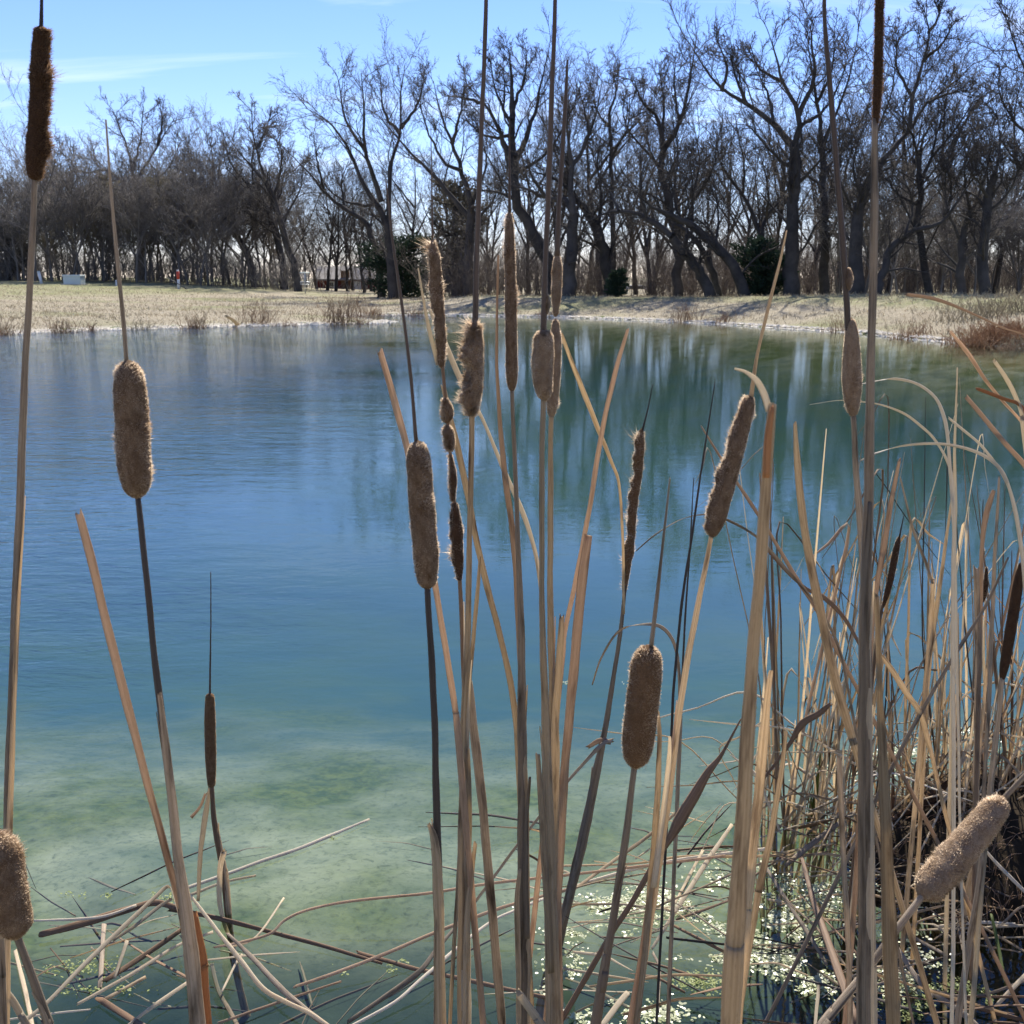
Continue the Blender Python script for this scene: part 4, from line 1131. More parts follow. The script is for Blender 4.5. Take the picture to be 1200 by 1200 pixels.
def seed_head(parent, pix, Y0, Y1, mat, fmat, seed, lump=0.10, nf=15000, flen=(0.0011, 0.0027), side=None, side_amt=0.0):
    rng = np.random.default_rng(seed)
    P, W = px_path(pix, Y0, Y1, False, 8)
    D = resample(np.concatenate([P, W[:, None]], 1), 50)
    P, R = D[:, :3], D[:, 3] / 2
    R = np.maximum(R - 0.55 * flen[1], R * 0.6)
    s = np.concatenate([[0], np.cumsum(np.linalg.norm(np.diff(P, axis=0), axis=1))])
    rm = R.max()
    dend = np.minimum(s, s[-1] - s)
    R = R * np.maximum(0.22, np.sqrt(np.clip(1 - (1 - np.minimum(dend / (0.75 * rm), 1)) ** 2, 0, 1)))
    k = 22
    V, Fl, UV = tubes(P[None], R[None], k, caps=True)
    V = V.reshape(50, k, 3)
    N = norm(V - P[:, None, :])
    so = seed * 3.7
    disp = np.zeros((50, k))
    for i in range(50):
        for j in range(k):
            p = V[i, j]
            disp[i, j] = (mnoise.noise(Vector((p[0] * 75 + so, p[1] * 75, p[2] * 60))) * 0.75
                          + mnoise.noise(Vector((p[0] * 220, p[1] * 220 + so, p[2] * 200))) * 0.35)
    bulge = disp * lump
    if side is not None:
        sv = np.asarray(side, float); sv /= np.linalg.norm(sv)
        f = np.clip((N @ sv), 0, 1) ** 2
        bulge = bulge + f * side_amt * np.clip(0.4 + disp * 2.2, -0.4, 1.6)
    V = V + N * (R[:, None] * bulge)[..., None]
    h = build2('seed_head', (V.reshape(-1, 3), Fl, UV), mat, parent)
    # seed fluff
    i = rng.integers(1, 49, nf); j = rng.integers(0, k, nf)
    fr, fj = rng.random(nf)[:, None], rng.random(nf)[:, None]
    b = (V[i, j] * (1 - fr) + V[np.minimum(i + 1, 49), j] * fr) * (1 - fj) + (V[i, (j + 1) % k] * (1 - fr) + V[np.minimum(i + 1, 49), (j + 1) % k] * fr) * fj
    n_ = N[i, j]
    ax = norm(P[0] - P[-1])
    d = norm(n_ + 0.5 * ax + rng.normal(size=(nf, 3)) * 0.5)
    ln = rng.uniform(*flen, nf)
    if side is not None:
        ln = ln * (1 + 2.2 * np.clip(n_ @ sv, 0, 1) ** 2 * rng.random(nf) * (side_amt > 0))
    tuft = np.array([mnoise.noise(Vector((p[0] * 55 + so, p[1] * 55, p[2] * 45 + 7.0))) for p in b])
    ln = ln * (1 + 1.8 * np.clip(tuft - 0.22, 0, 0.5) / 0.5 * (0.4 + 4 * lump) * rng.random(nf) * 1.6)
    sd = norm(np.cross(d, rng.normal(size=(nf, 3)))) * rng.uniform(0.00025, 0.0005, nf)[:, None]
    b = b - n_ * 0.0008
    T = np.stack([b - sd, b + sd, b + d * ln[:, None]], 1).reshape(-1, 3)
    build('fluff', T, [np.arange(nf * 3).reshape(-1, 3)], fmat, h, smooth=False)
    h.children[0]['kind'] = 'stuff'
    return h

cat_n = [0]
def cattail(label, Y0, Y1, heads, spike, stalk, hm='head_buff', fm='fluff', sm='tan', spm='spike', lump=0.10, leaves=(), side=None, side_amt=0.0, nf=15000, flen=(0.0011, 0.0027), root=True, yb=None, group='standing cattails'):
    cat_n[0] += 1
    yb = Y1 if yb is None else yb
    base = at(stalk[-1][0], stalk[-1][1], yb)
    t = thing('cattail', label, 'cattail', (base[0], base[1], min(base[2], 0.0) if not root else min(tz(base[0], base[1]), 0)), group)
    stick('stalk', stalk, Y1, yb, M[sm], t, root)
    sp_pix = np.array(stalk, float)
    if root and len(sp_pix) >= 4:
        for q in range(1):
            m0 = random.uniform(.30, .62)
            ss_ = np.linspace(m0, 1, 6); tt_ = np.linspace(0, 1, len(sp_pix))
            sgn = random.choice([-1, 1])
            sh = [(np.interp(a_, tt_, sp_pix[:, 0]) + sgn * np.interp(a_, tt_, sp_pix[:, 2]) * (.55 if b_ == 0 else .2), np.interp(a_, tt_, sp_pix[:, 1]), max(1.2, np.interp(a_, tt_, sp_pix[:, 2]) * (.12, .4, .6, .7, .75, .8)[b_])) for b_, a_ in enumerate(ss_)]
            yy_ = Y1 + (yb - Y1) * m0 - 0.004
            stick('sheath', sh, yy_, yb - 0.004, M[random.choice(['tan', 'tan', 'straw', 'pink', 'grey'])], t, True, .35, random.uniform(-.5, .5))
    if spike:
        stick('flower_spike', spike, Y0, Y0, M[spm], t)
    for i, h in enumerate(heads):
        seed_head(t, h, Y0, Y1, M[hm[i] if isinstance(hm, (list, tuple)) else hm], M[fm], cat_n[0] * 10 + i, lump, nf, flen, side, side_amt)
    for lf in leaves:
        mt, pix = lf[0], lf[1]
        yy = lf[2] if len(lf) > 2 else yb
        stick('leaf', pix, yy, yy, M[mt], t, lf[3] if len(lf) > 3 else False, 0.22, random.uniform(-.3, .3), random.uniform(-.25, .25))
    return t

cattail('dark ragged cattail head high against the sky at top left', .95, .95, [[(48, 30, 20), (47, 80, 24), (45, 140, 25), (42, 180, 26), (41, 212, 20)]],
        [(50, -90, 3), (49, -20, 4), (48, 34, 6)], [(41, 208, 8), (35, 330, 9), (28, 470, 10), (19, 700, 12), (11, 900, 12), (8, 1000, 12), (4, 1200, 14)],
        'head_dark', 'fluff_dark', 'grey', 'black', 0.10, side=(1, -.1, 0), side_amt=0.35, leaves=[('tan', [(20, 640, 6), (14, 800, 9), (9, 950, 9), (6, 1100, 9)])])
cattail('fat brown cattail head over open blue water at left', .84, .84, [[(150, 422, 26), (152, 450, 40), (155, 500, 42), (158, 550, 41), (161, 584, 28)]],
        [(124, 140, 2.5), (130, 220, 4), (138, 310, 5.5), (144, 370, 6), (148, 424, 6)], [(161, 582, 8), (172, 680, 9), (186, 810, 10), (203, 950, 12), (216, 1060, 15), (226, 1140, 17), (233, 1200, 20)],
        ['head_buff'], 'fluff', 'black', 'grey', 0.07, leaves=[('grey', [(187, 815, 6), (197, 900, 12), (210, 1010, 15), (222, 1100, 20), (232, 1200, 22)], .83, True), ('rust', [(229, 1072, 9), (236, 1130, 17), (240, 1200, 19)], .86, True)])
cattail('slim brown cattail with hair-thin tip standing alone in the water at left', 2.42, 2.42, [[(246, 812, 11), (246, 840, 14), (247, 890, 14), (248, 923, 10)]],
        [(247, 670, 1.2), (247, 740, 2), (246, 800, 3), (246, 814, 4)], [(248, 920, 6), (251, 960, 8), (258, 1000, 10), (263, 1030, 10)],
        'head_brown', 'fluff_brown', 'brown', 'black', 0.05, leaves=[('straw', [(246, 924, 5), (240, 960, 8), (235, 1000, 7), (232, 1056, 5)]), ('straw', [(262, 1000, 9), (258, 1019, 8), (257, 1054, 7), (262, 1079, 6), (268, 1096, 5)], 2.38), ('pink', [(241, 930, 4), (234, 946, 4), (224, 958, 5)])], yb=2.42)
cattail('plump fluffy cattail head at the bottom left corner', .78, .78, [[(-8, 974, 30), (-2, 1000, 50), (8, 1045, 52), (16, 1080, 46), (20, 1100, 28)]],
        [(-40, 860, 6), (-10, 976, 8)], [(20, 1098, 11), (36, 1140, 12), (58, 1200, 14), (80, 1260, 14)], 'head_buff', 'fluff', 'grey', 'spike', 0.16)
cattail('mottled thick cattail head with black stalk left of centre', .98, .98, [[(489, 516, 22), (491, 545, 32), (495, 600, 33), (499, 650, 33), (501, 690, 25)]],
        [(452, 210, 2), (460, 280, 4), (470, 350, 4.5), (480, 430, 5), (488, 518, 6)], [(501, 688, 9), (506, 780, 9.5), (510, 870, 10), (512, 960, 11), (514, 1060, 12), (515, 1200, 13)],
        'head_buff', 'fluff', 'black', 'spike', 0.09, leaves=[('tan', [(503, 966, 5), (509, 985, 11), (513, 1040, 15), (515, 1110, 16), (516, 1200, 17)], .97, True)])
cattail('long shredded cattail stripped to lumps in its middle', 1.34, 1.34, [[(507, 280, 8), (510, 310, 16), (514, 360, 16), (517, 400, 14), (518, 432, 9)], [(522, 466, 8), (525, 482, 15), (524, 496, 10)], [(525, 498, 9), (527, 512, 15), (528, 530, 9)], [(528, 532, 7), (531, 560, 11), (531, 588, 9)], [(533, 588, 10), (535, 615, 16), (537, 650, 16), (539, 682, 8)]],
        [(505, 150, 1.2), (506, 220, 2), (507, 284, 4)], [(518, 425, 5), (523, 480, 5), (530, 560, 5), (538, 670, 6), (542, 740, 7), (544, 820, 8), (543, 900, 9), (541, 1040, 10), (540, 1200, 10)],
        ['head_buff', 'head_buff', 'head_buff', 'head_dark', 'head_dark'], 'fluff', 'brown', 'spike', 0.28, leaves=[('straw', [(490, 314, 2), (496, 350, 4), (504, 390, 6), (513, 428, 6)])], nf=6000, side=(-1, 0, .3), side_amt=0.25)
cattail('torn cattail head with white fluff spilling from its left side', 1.24, 1.24, [[(557, 378, 12), (558, 395, 20), (557, 430, 24), (555, 465, 22), (553, 488, 12)]],
        [(570, -60, 5), (569, 20, 6), (564, 160, 7), (559, 280, 8), (557, 390, 9)], [(553, 485, 8), (551, 600, 8), (548, 740, 9), (545, 850, 13), (543, 960, 15), (543, 1080, 17), (543, 1200, 18)],
        'head_pale', 'fluff', 'tan', 'spike', 0.22, leaves=[('tan', [(548, 880, 6), (550, 960, 8), (548, 1060, 8), (547, 1150, 8)], 1.23), ('tan', [(557, 988, 5), (552, 1030, 8), (547, 1090, 9), (545, 1200, 9)], 1.22, True)], side=(-1, -.3, .1), side_amt=0.75, nf=15000, flen=(0.0015, 0.0042))
cattail('long narrow cattail head in the middle of the cluster', 1.3, 1.3, [[(597, 246, 8), (597, 275, 14), (598, 330, 16), (599, 390, 17), (600, 440, 16), (600, 460, 9)]],
        [(597, 140, 1.5), (597, 200, 3), (597, 250, 5)], [(600, 455, 6), (604, 560, 6.5), (608, 660, 8), (611, 760, 11), (612, 880, 14), (613, 1000, 16), (613, 1200, 17)],
        'head_buff', 'fluff', 'grey', 'spike', 0.16, leaves=[('grey', [(621, 912, 4), (617, 960, 6), (616, 1020, 9), (617, 1100, 9)], 1.29), ('tan', [(609, 1020, 5), (606, 1060, 8), (607, 1120, 8), (608, 1200, 8)], 1.28, True)])
cattail('squat swollen cattail head in front of the pair right of centre', 1.14, 1.14, [[(637, 386, 22), (637, 405, 27), (636, 435, 28), (637, 455, 24), (639, 470, 14)], [(641, 346, 5), (641, 357, 9), (640, 368, 5)]],
        [(651, -60, 5), (650, 20, 6), (645, 160, 8), (640, 290, 8), (637, 395, 9)], [(637, 465, 8), (635, 560, 8), (635, 680, 8), (637, 780, 10), (641, 900, 14), (645, 1040, 17), (650, 1200, 19)],
        'head_pale', 'fluff', 'tan', 'spike', 0.16, leaves=[('tan', [(630, 886, 6), (634, 940, 9), (640, 1040, 10), (646, 1140, 10)], 1.13)])
cattail('constricted two-lobed cattail head right of centre', 1.22, 1.22, [[(653, 298, 8), (653, 315, 14), (652, 345, 14), (651, 371, 8)], [(651, 373, 9), (651, 400, 17), (649, 440, 18), (647, 475, 16), (646, 490, 8)]],
        [(665, 70, 3), (662, 130, 6), (656, 230, 7), (653, 300, 8)], [(646, 486, 7), (645, 580, 8), (645, 700, 9), (647, 800, 11), (650, 920, 12), (652, 1060, 12), (654, 1200, 12)],
        'head_pale', 'fluff', 'tan', 'spike', 0.13, nf=9000)
cattail('thin wavy ragged cattail head with glowing rim right of centre', 2.28, 2.28, [[(752, 502, 7), (750, 525, 13), (747, 560, 12), (742, 590, 13), (740, 625, 12), (736, 655, 12), (733, 692, 5)]],
        [(765, 450, 1), (759, 480, 2), (753, 505, 4)], [(733, 688, 5), (727, 740, 6), (718, 800, 7), (708, 860, 9), (696, 920, 13), (682, 990, 14), (668, 1050, 12)],
        'head_brown', 'fluff', 'grey', 'black', 0.30, leaves=[('grey', [(716, 868, 6), (706, 872, 6), (690, 888, 5), (660, 922, 4), (628, 962, 4), (605, 992, 4), (553, 1062, 4)], 2.25), ('pink', [(690, 875, 5), (703, 868, 8), (716, 870, 7)], 2.26)], side=(-1, 0, 0), side_amt=0.3, flen=(0.0015, 0.0045), nf=9000)
cattail('smooth plump brown cattail head hanging close to the camera', .78, .78, [[(760, 756, 28), (758, 780, 40), (752, 830, 43), (747, 875, 40), (744, 900, 26)]],
        [(785, 560, 2), (780, 610, 3.5), (772, 680, 5), (763, 758, 7)], [(744, 898, 9), (736, 960, 10), (727, 1020, 11), (713, 1110, 12), (697, 1200, 13)],
        'head_brown', 'fluff', 'grey', 'grey', 0.035, nf=15000)
cattail('leaning cattail head with white fluff along its left edge', 1.28, 1.28, [[(880, 462, 10), (875, 480, 20), (864, 520, 23), (850, 570, 25), (839, 610, 23), (834, 630, 12)]],
        [(922, 270, 2), (913, 310, 4), (898, 370, 5), (887, 420, 5), (880, 466, 7)], [(834, 626, 6), (822, 690, 8), (806, 770, 9), (794, 850, 10), (783, 930, 12), (770, 1020, 13), (756, 1110, 13), (742, 1200, 14)],
        'head_buff', 'fluff', 'tan', 'tan', 0.14, leaves=[('tan', [(771, 836, 5), (773, 870, 7), (770, 940, 9), (762, 1040, 9), (752, 1150, 9)], 1.27, True), ('straw', [(785, 865, 4), (783, 900, 7), (775, 970, 9), (766, 1040, 9)], 1.26)], side=(-1, 0, .3), side_amt=0.22)
cattail('bulging cattail head with small fluff tufts above it at right', 1.2, 1.2, [[(993, 314, 8), (994, 328, 13), (992, 342, 8)], [(997, 372, 10), (998, 395, 19), (998, 440, 25), (999, 470, 21), (1000, 490, 9)]],
        [(966, -40, 5), (967, 30, 6), (975, 130, 8), (985, 250, 9), (991, 340, 9), (994, 390, 9)], [(1000, 486, 8), (1004, 560, 9), (1010, 640, 10), (1014, 720, 11), (1016, 800, 12), (1018, 900, 12), (1020, 1060, 12), (1022, 1200, 12)],
        'head_pale', 'fluff', 'grey', 'spike', 0.07, nf=9000)
cattail('tall thick grey cattail stalk with brown head leaving the top edge', .86, .86, [[(1033, -150, 12), (1032, -60, 15), (1030, 40, 14), (1028, 110, 14), (1026, 150, 10)]],
        [(1034, -230, 4), (1033, -140, 6)], [(1026, 145, 9), (1024, 260, 11), (1021, 420, 12), (1018, 560, 14), (1015, 680, 17), (1014, 800, 19), (1014, 950, 19), (1014, 1080, 20), (1013, 1200, 22)],
        'head_dark', 'fluff_dark', 'grey', 'spike', 0.06, leaves=[('grey', [(1019, 590, 6), (1013, 700, 10), (1010, 850, 11), (1010, 1000, 11), (1010, 1200, 11)], .84, True), ('tan', [(1027, 700, 7), (1031, 800, 9), (1035, 900, 14), (1039, 1000, 18), (1043, 1100, 21), (1047, 1200, 21)], .88, True)])
cattail('small dark cattail head leaning right in the reed clump', 2.3, 2.3, [[(1054, 628, 5), (1050, 645, 9), (1042, 685, 9), (1034, 713, 5)]], [(1060, 600, 1), (1054, 630, 3)],
        [(1034, 710, 4), (1029, 740, 4), (1022, 800, 5), (1014, 880, 6), (1008, 950, 6)], 'head_dark', 'fluff', 'brown', 'black', 0.05, nf=3000, leaves=[('tan', [(1049, 660, 2), (1040, 705, 4), (1030, 745, 5)])])
cattail('long dark cattail head beside the right picture edge', 1.9, 1.9, [[(1198, 658, 8), (1193, 685, 13), (1184, 740, 14), (1177, 780, 12), (1174, 798, 7)]], [(1206, 615, 2), (1198, 662, 4)],
        [(1174, 795, 7), (1170, 840, 7), (1163, 900, 8), (1157, 960, 9), (1150, 1020, 9)], 'head_dark', 'fluff_dark', 'grey', 'black', 0.05, nf=6000)
cattail('shredded dark cattail remnant among the right-hand reeds', 2.2, 2.2, [[(1151, 636, 4), (1151, 652, 7), (1150, 668, 4)], [(1156, 664, 4), (1155, 688, 8), (1152, 706, 4)]], [(1152, 585, 1), (1151, 640, 3)],
        [(1151, 660, 3), (1150, 720, 4), (1148, 800, 5), (1145, 900, 5), (1142, 960, 5)], 'head_dark', 'fluff', 'grey', 'black', 0.3, nf=3000)
cattail('pale fluffy cattail head fallen diagonally at bottom right', .98, .94, [[(1177, 934, 22), (1163, 952, 36), (1134, 987, 41), (1106, 1020, 42), (1088, 1042, 38), (1078, 1053, 20)]], [(1225, 885, 6), (1200, 910, 7), (1174, 938, 8)],
        [(1082, 1048, 9), (1050, 1090, 11), (1010, 1145, 12), (960, 1205, 13), (915, 1260, 14)], 'head_pale', 'fluff', 'grey', 'grey', 0.15, nf=16000, flen=(0.0012, 0.003), yb=.86)
cattail('dark brown cattail head lying broken among the right-hand reeds', 2.75, 2.75, [[(1125, 905, 6), (1105, 925, 12), (1080, 942, 13), (1050, 957, 7)]], None,
        [(1052, 956, 5), (1020, 974, 5), (985, 988, 5)], 'head_dark', 'fluff', 'brown', 'black', 0.07, nf=1500, root=False)

# ------------------------------------------------------------------ single standing reeds
def reed(label, pix, Y, mat, Y1=None, root=True, flat=0.25, name='standing_reed', roll=None, group='standing reed blades', cat='reed'):
    o = stick(name, pix, Y, Y if Y1 is None else Y1, M[mat], None, root, flat, random.uniform(-.3, .3) if roll is None else roll, random.uniform(-.2, .2))
    return tag(o, label, cat, group)
reed('flat cut reed slanting beside the fat left cattail', [(93, 604, 11), (108, 660, 12), (125, 730, 12), (150, 830, 12), (172, 915, 11), (195, 1000, 10), (213, 1075, 9), (222, 1130, 10)], .85, 'pink', name='cut_reed')
reed('blunt-topped cut reed leaning behind the mottled cattail head', [(447, 416, 9), (462, 470, 10), (478, 530, 10), (495, 610, 10), (512, 700, 9), (524, 770, 9), (533, 830, 9), (540, 900, 10)], 1.14, 'pink', 1.2, name='cut_reed')
reed('bleached bent leaf crossing the torn cattail head', [(504, 363, 5), (518, 395, 8), (543, 452, 8), (566, 492, 5), (588, 545, 6), (612, 600, 7), (628, 650, 6), (635, 700, 5)], 1.38, 'straw', 1.3, root=False, name='dry_reed')
reed('thin pinkish reed rising left of the long narrow cattail head', [(584, 300, 3), (582, 400, 4), (583, 450, 5), (590, 540, 8), (600, 620, 9), (606, 680, 10), (609, 760, 9), (611, 850, 9)], 1.33, 'pink')
reed('tan reed slanting down right below the shredded cattail', [(520, 455, 7), (535, 520, 9), (548, 580, 9), (560, 640, 9), (574, 700, 9), (592, 770, 9), (603, 830, 9), (609, 920, 9)], 1.4, 'tan')
reed('slender reed leaning right from the cluster to a point', [(735, 388, 4), (720, 440, 7), (703, 520, 7), (690, 600, 7), (675, 680, 7), (662, 740, 7), (654, 820, 8)], 1.45, 'pink')
reed('broken tan reed folded over beside the wavy ragged cattail', [(658, 392, 5), (680, 450, 7), (700, 500, 7), (716, 540, 5), (726, 572, 4), (730, 640, 4), (731, 720, 4)], 1.9, 'tan', 2.2, root=False)
reed('wide blunt cut reed right of the central cluster', [(688, 634, 12), (681, 690, 14), (675, 760, 14), (668, 830, 13), (662, 900, 13), (656, 1000, 13), (651, 1080, 12)], 1.2, 'pink', name='cut_reed')
reed('short split reed stub at the foot of the two-lobed cattail', [(658, 724, 8), (655, 780, 11), (651, 850, 12), (650, 960, 12)], 1.17, 'tan', name='cut_reed')
reed('short thin reed stub right of the torn cattail stalk', [(563, 655, 5), (557, 720, 6), (552, 780, 6), (547, 860, 6)], 1.3, 'tan', name='cut_reed')
reed('weathered reed leaning right at the bottom of the cluster', [(550, 800, 10), (556, 860, 13), (566, 950, 13), (575, 1050, 13), (583, 1140, 13), (588, 1200, 12)], 1.32, 'grey')
t = thing('broken_reed', 'thick broken reed with curled leaf tip close to the camera', 'reed', (at(855, 1200, .66)[0], .66, 0), 'standing reed blades')
stick('stalk', [(905, 478, 12), (899, 540, 15), (893, 640, 17), (885, 740, 18), (876, 860, 20), (868, 1000, 24), (862, 1100, 27), (855, 1200, 29)], .64, .66, M['tan'], t, True)
stick('curled_leaf', [(861, 432, 3), (874, 436, 5), (887, 446, 9), (896, 462, 10), (902, 482, 10)], .66, .64, M['straw'], t, False, .15)
stick('split_sheath', [(905, 480, 7), (901, 510, 11), (898, 560, 10)], .635, .635, M['rust'], t, False, .3)
reed('split cut reed just right of the thick broken reed', [(903, 790, 7), (897, 840, 12), (890, 920, 14), (882, 1000, 15), (876, 1060, 14), (870, 1140, 12)], .9, 'tan', name='cut_reed')
reed('narrow reed stub leaning against the split cut reed', [(921, 860, 5), (915, 910, 8), (905, 970, 9), (890, 1040, 10), (878, 1110, 10)], .96, 'tan', name='cut_reed')
reed('straight grey reed stub left of the tall grey stalk', [(984, 890, 8), (987, 980, 8), (993, 1080, 8), (996, 1170, 8)], 1.3, 'grey', name='cut_reed')
reed('long bowed reed sweeping through the right-hand clump', [(932, 498, 5), (934, 540, 9), (940, 600, 11), (950, 660, 12), (962, 720, 13), (975, 780, 13), (988, 830, 13), (1000, 870, 12), (1010, 905, 9)], 1.5, 'tan', flat=.5)
reed('reed rising right from behind the tall grey stalk', [(1054, 540, 4), (1046, 580, 7), (1036, 640, 8), (1025, 700, 8), (1020, 760, 8)], 1.6, 'pink')
reed('straight pale reed with pointed tip right of the arching leaves', [(1122, 432, 2), (1119, 520, 4), (1119, 600, 6), (1117, 700, 6), (1116, 800, 6), (1114, 900, 6)], 2.1, 'straw')
reed('tan reed leaning left in the right-hand clump', [(1115, 588, 3), (1105, 660, 5), (1096, 720, 6), (1088, 790, 6), (1084, 860, 6)], 2.2, 'tan')
reed('thin reed drooping to the short cut reed at right', [(1055, 560, 2), (1070, 620, 4), (1085, 660, 4), (1093, 684, 4)], 2.2, 'grey', root=False)
reed('blunt cut reed where a drooping leaf ends at right', [(1093, 682, 6), (1090, 740, 7), (1085, 800, 7), (1080, 860, 7)], 2.2, 'tan', name='cut_reed')
reed('bleached cut reed tip near the shredded dark remnant', [(1164, 576, 6), (1156, 602, 8), (1151, 640, 6), (1149, 720, 6)], 2.15, 'pink', name='cut_reed')
reed('thick cut reed behind the shredded dark remnant', [(1144, 668, 8), (1146, 740, 9), (1146, 800, 9), (1144, 900, 9)], 2.15, 'grey', name='cut_reed')
reed('dark thin reed standing right of the shredded remnant', [(1171, 560, 3), (1166, 650, 5), (1162, 740, 6), (1158, 840, 6)], 2.1, 'grey')
reed('grey leaf leaning across the right-hand reeds', [(1181, 654, 3), (1155, 710, 4), (1130, 750, 5), (1105, 790, 5), (1060, 870, 6), (1040, 910, 6)], 2.0, 'grey')
reed('white arching leaf highest over the green water at right', [(1010, 450, 2), (1030, 446, 4), (1050, 444, 4.5), (1075, 450, 4), (1095, 465, 4), (1105, 485, 5), (1110, 510, 5), (1115, 570, 5), (1118, 640, 5), (1117, 720, 6)], 1.75, 'white_leaf', name='arching_reed')
reed('white arching leaf starting at the bulging cattail head', [(950, 474, 2), (985, 469, 2.5), (1012, 471, 3), (1035, 475, 3.5), (1060, 485, 4), (1080, 500, 4), (1095, 515, 4), (1110, 540, 4), (1117, 570, 4), (1119, 640, 4)], 1.8, 'white_leaf', name='arching_reed')
reed('long white arching leaf lowest of the three at right', [(1008, 540, 2), (1027, 531, 3.5), (1060, 522, 4.5), (1100, 520, 4.5), (1130, 525, 4.5), (1155, 535, 5), (1172, 550, 5), (1182, 570, 5), (1190, 600, 6), (1198, 650, 6), (1204, 720, 6)], 1.6, 'white_leaf', name='arching_reed')
reed('short pale leaf meeting the lowest arching leaf', [(1112, 490, 3), (1130, 505, 4), (1150, 522, 4), (1170, 548, 4), (1180, 566, 4)], 1.6, 'white_leaf', root=False, name='dry_reed')
reed('arched grey leaf beside the plump brown cattail head', [(694, 802, 2), (705, 770, 3), (725, 740, 4), (750, 732, 4), (775, 735, 5), (790, 755, 5), (796, 790, 5), (797, 850, 6), (794, 930, 6)], 1.9, 'grey', name='arching_reed')
reed('long arched leaf passing behind the leaning cattail head', [(746, 645, 2), (770, 625, 3), (800, 608, 3.5), (830, 603, 3.5), (858, 612, 4), (890, 632, 4), (920, 665, 4), (950, 700, 4), (970, 730, 4), (985, 765, 4), (996, 820, 4)], 1.95, 'grey', name='arching_reed')
reed('dark grassy stem rising past the leaning cattail', [(838, 448, 1.2), (825, 530, 2.6), (812, 620, 3.4), (800, 700, 4), (790, 800, 4), (785, 900, 4)], 1.85, 'black', flat=.6)
reed('thin dark stem close left of the leaning cattail stalk', [(813, 560, 1.2), (808, 650, 2.4), (802, 740, 3), (797, 850, 3), (792, 950, 3)], 1.95, 'black', flat=.6)
reed('tan cut reed nearly level over the far right bank', [(1062, 345, 5), (1090, 349, 5), (1115, 357, 4.5), (1145, 370, 3), (1175, 384, 2.5), (1215, 402, 2.5), (1270, 470, 3), (1290, 600, 4)], 1.5, 'pink', name='cut_reed')
reed('pinkish reed slanting down to the right edge from the russet grass', [(1115, 390, 4), (1135, 415, 6), (1155, 445, 5), (1175, 470, 4), (1205, 505, 4), (1250, 580, 5)], 1.55, 'pink')
reed('blunt pinkish cut reed slanting at the right edge', [(1134, 467, 6), (1155, 492, 7), (1180, 522, 7), (1208, 556, 7), (1240, 620, 7)], 1.45, 'pink', name='cut_reed')
reed('bright straw reed stub bending at the upper right edge', [(1166, 424, 5), (1180, 445, 6), (1190, 465, 6), (1198, 490, 6), (1206, 560, 6)], 1.5, 'straw', name='cut_reed')
reed('rusty level reed stub at the right edge', [(1147, 456, 5), (1175, 467, 5), (1198, 478, 5), (1215, 520, 5)], 1.5, 'rust', name='cut_reed', root=False)
reed('thin leaf behind the bowed reed pointing upper left', [(822, 500, 2), (850, 545, 4), (880, 590, 5), (905, 630, 5), (935, 680, 6), (960, 720, 6), (985, 770, 6)], 2.0, 'pink')
reed('dark leaf crossing the clump from the left', [(895, 640, 3), (920, 668, 4), (945, 690, 5), (965, 700, 7), (990, 725, 6), (1010, 760, 4)], 2.2, 'brown', root=False, name='dry_reed')
reed('brown folded leaf hooked across the clump left side', [(972, 826, 6), (960, 836, 9), (940, 848, 10), (925, 872, 6), (905, 900, 4), (885, 925, 3)], 2.3, 'brown', root=False, name='dry_reed')
reed('straw reed bending down to the right of the tall grey stalk', [(1030, 765, 4), (1045, 785, 8), (1062, 812, 9), (1078, 835, 8), (1088, 870, 7), (1100, 920, 6)], 2.0, 'tan')
reed('dark brown dead leaf twisted to a point over the water', [(868, 843, 2), (845, 885, 6), (830, 905, 12), (812, 935, 16), (797, 960, 18), (786, 980, 13), (770, 1005, 9), (745, 1050, 8), (718, 1092, 8), (690, 1140, 8)], 1.65, 'brown', flat=.45, name='withered_reed')
reed('pale cut reed end poking up at the bottom edge', [(609, 1166, 12), (634, 1200, 13), (662, 1238, 13)], 1.0, 'straw', name='cut_reed')
reed('pale reed end rising at the bottom left edge', [(-4, 1150, 9), (15, 1172, 10), (31, 1200, 10), (52, 1235, 10)], .95, 'straw', name='cut_reed')
reed('grey stalk behind the plump corner cattail head', [(0, 1080, 8), (3, 1140, 8), (5, 1200, 8)], .9, 'grey', flat=.9)

# ------------------------------------------------------------------ reed clump at right (each blade its own object)
rr = random.Random(5)
def free_blade(base, top, bend, w, mat, label, group, name='standing_reed', broken=0.0, flat=.22):
    base = np.array(base); top = np.array(top)
    mid = (base + top) / 2 + np.array(bend)
    pts = [[*base, w * .8], [*(base * .5 + mid * .5), w], [*mid, w * .95], [*(mid * .45 + top * .55), w * .75], [*top, w * (.25 if not broken else .8)]]
    if broken:
        d = np.array([rr.uniform(-1, 1), rr.uniform(-.6, .3), -rr.uniform(.5, 1.4)])
        pts += [[*(top + d * broken * .5), w * .6], [*(top + d * broken), w * .2]]
    D = smooth_path(pts, 4)
    P, W = D[:, :3], D[:, 3]
    o = build2(name, strip(P, W, flat, rr.uniform(-.9, .9), 6, rr.uniform(-.6, .6)), M[mat], None, P[0])
    return tag(o, label, 'reed', group)
mats = ['tan', 'tan', 'straw', 'pink', 'straw', 'straw', 'tan', 'brown', 'tan', 'straw']
clumps = [(900, 965, 955, 985, 34, 0.95), (965, 1020, 950, 990, 26, 0.85), (1050, 1110, 945, 990, 32, .8), (1110, 1210, 935, 1010, 62, .85), (1210, 1330, 940, 1040, 30, .9)]
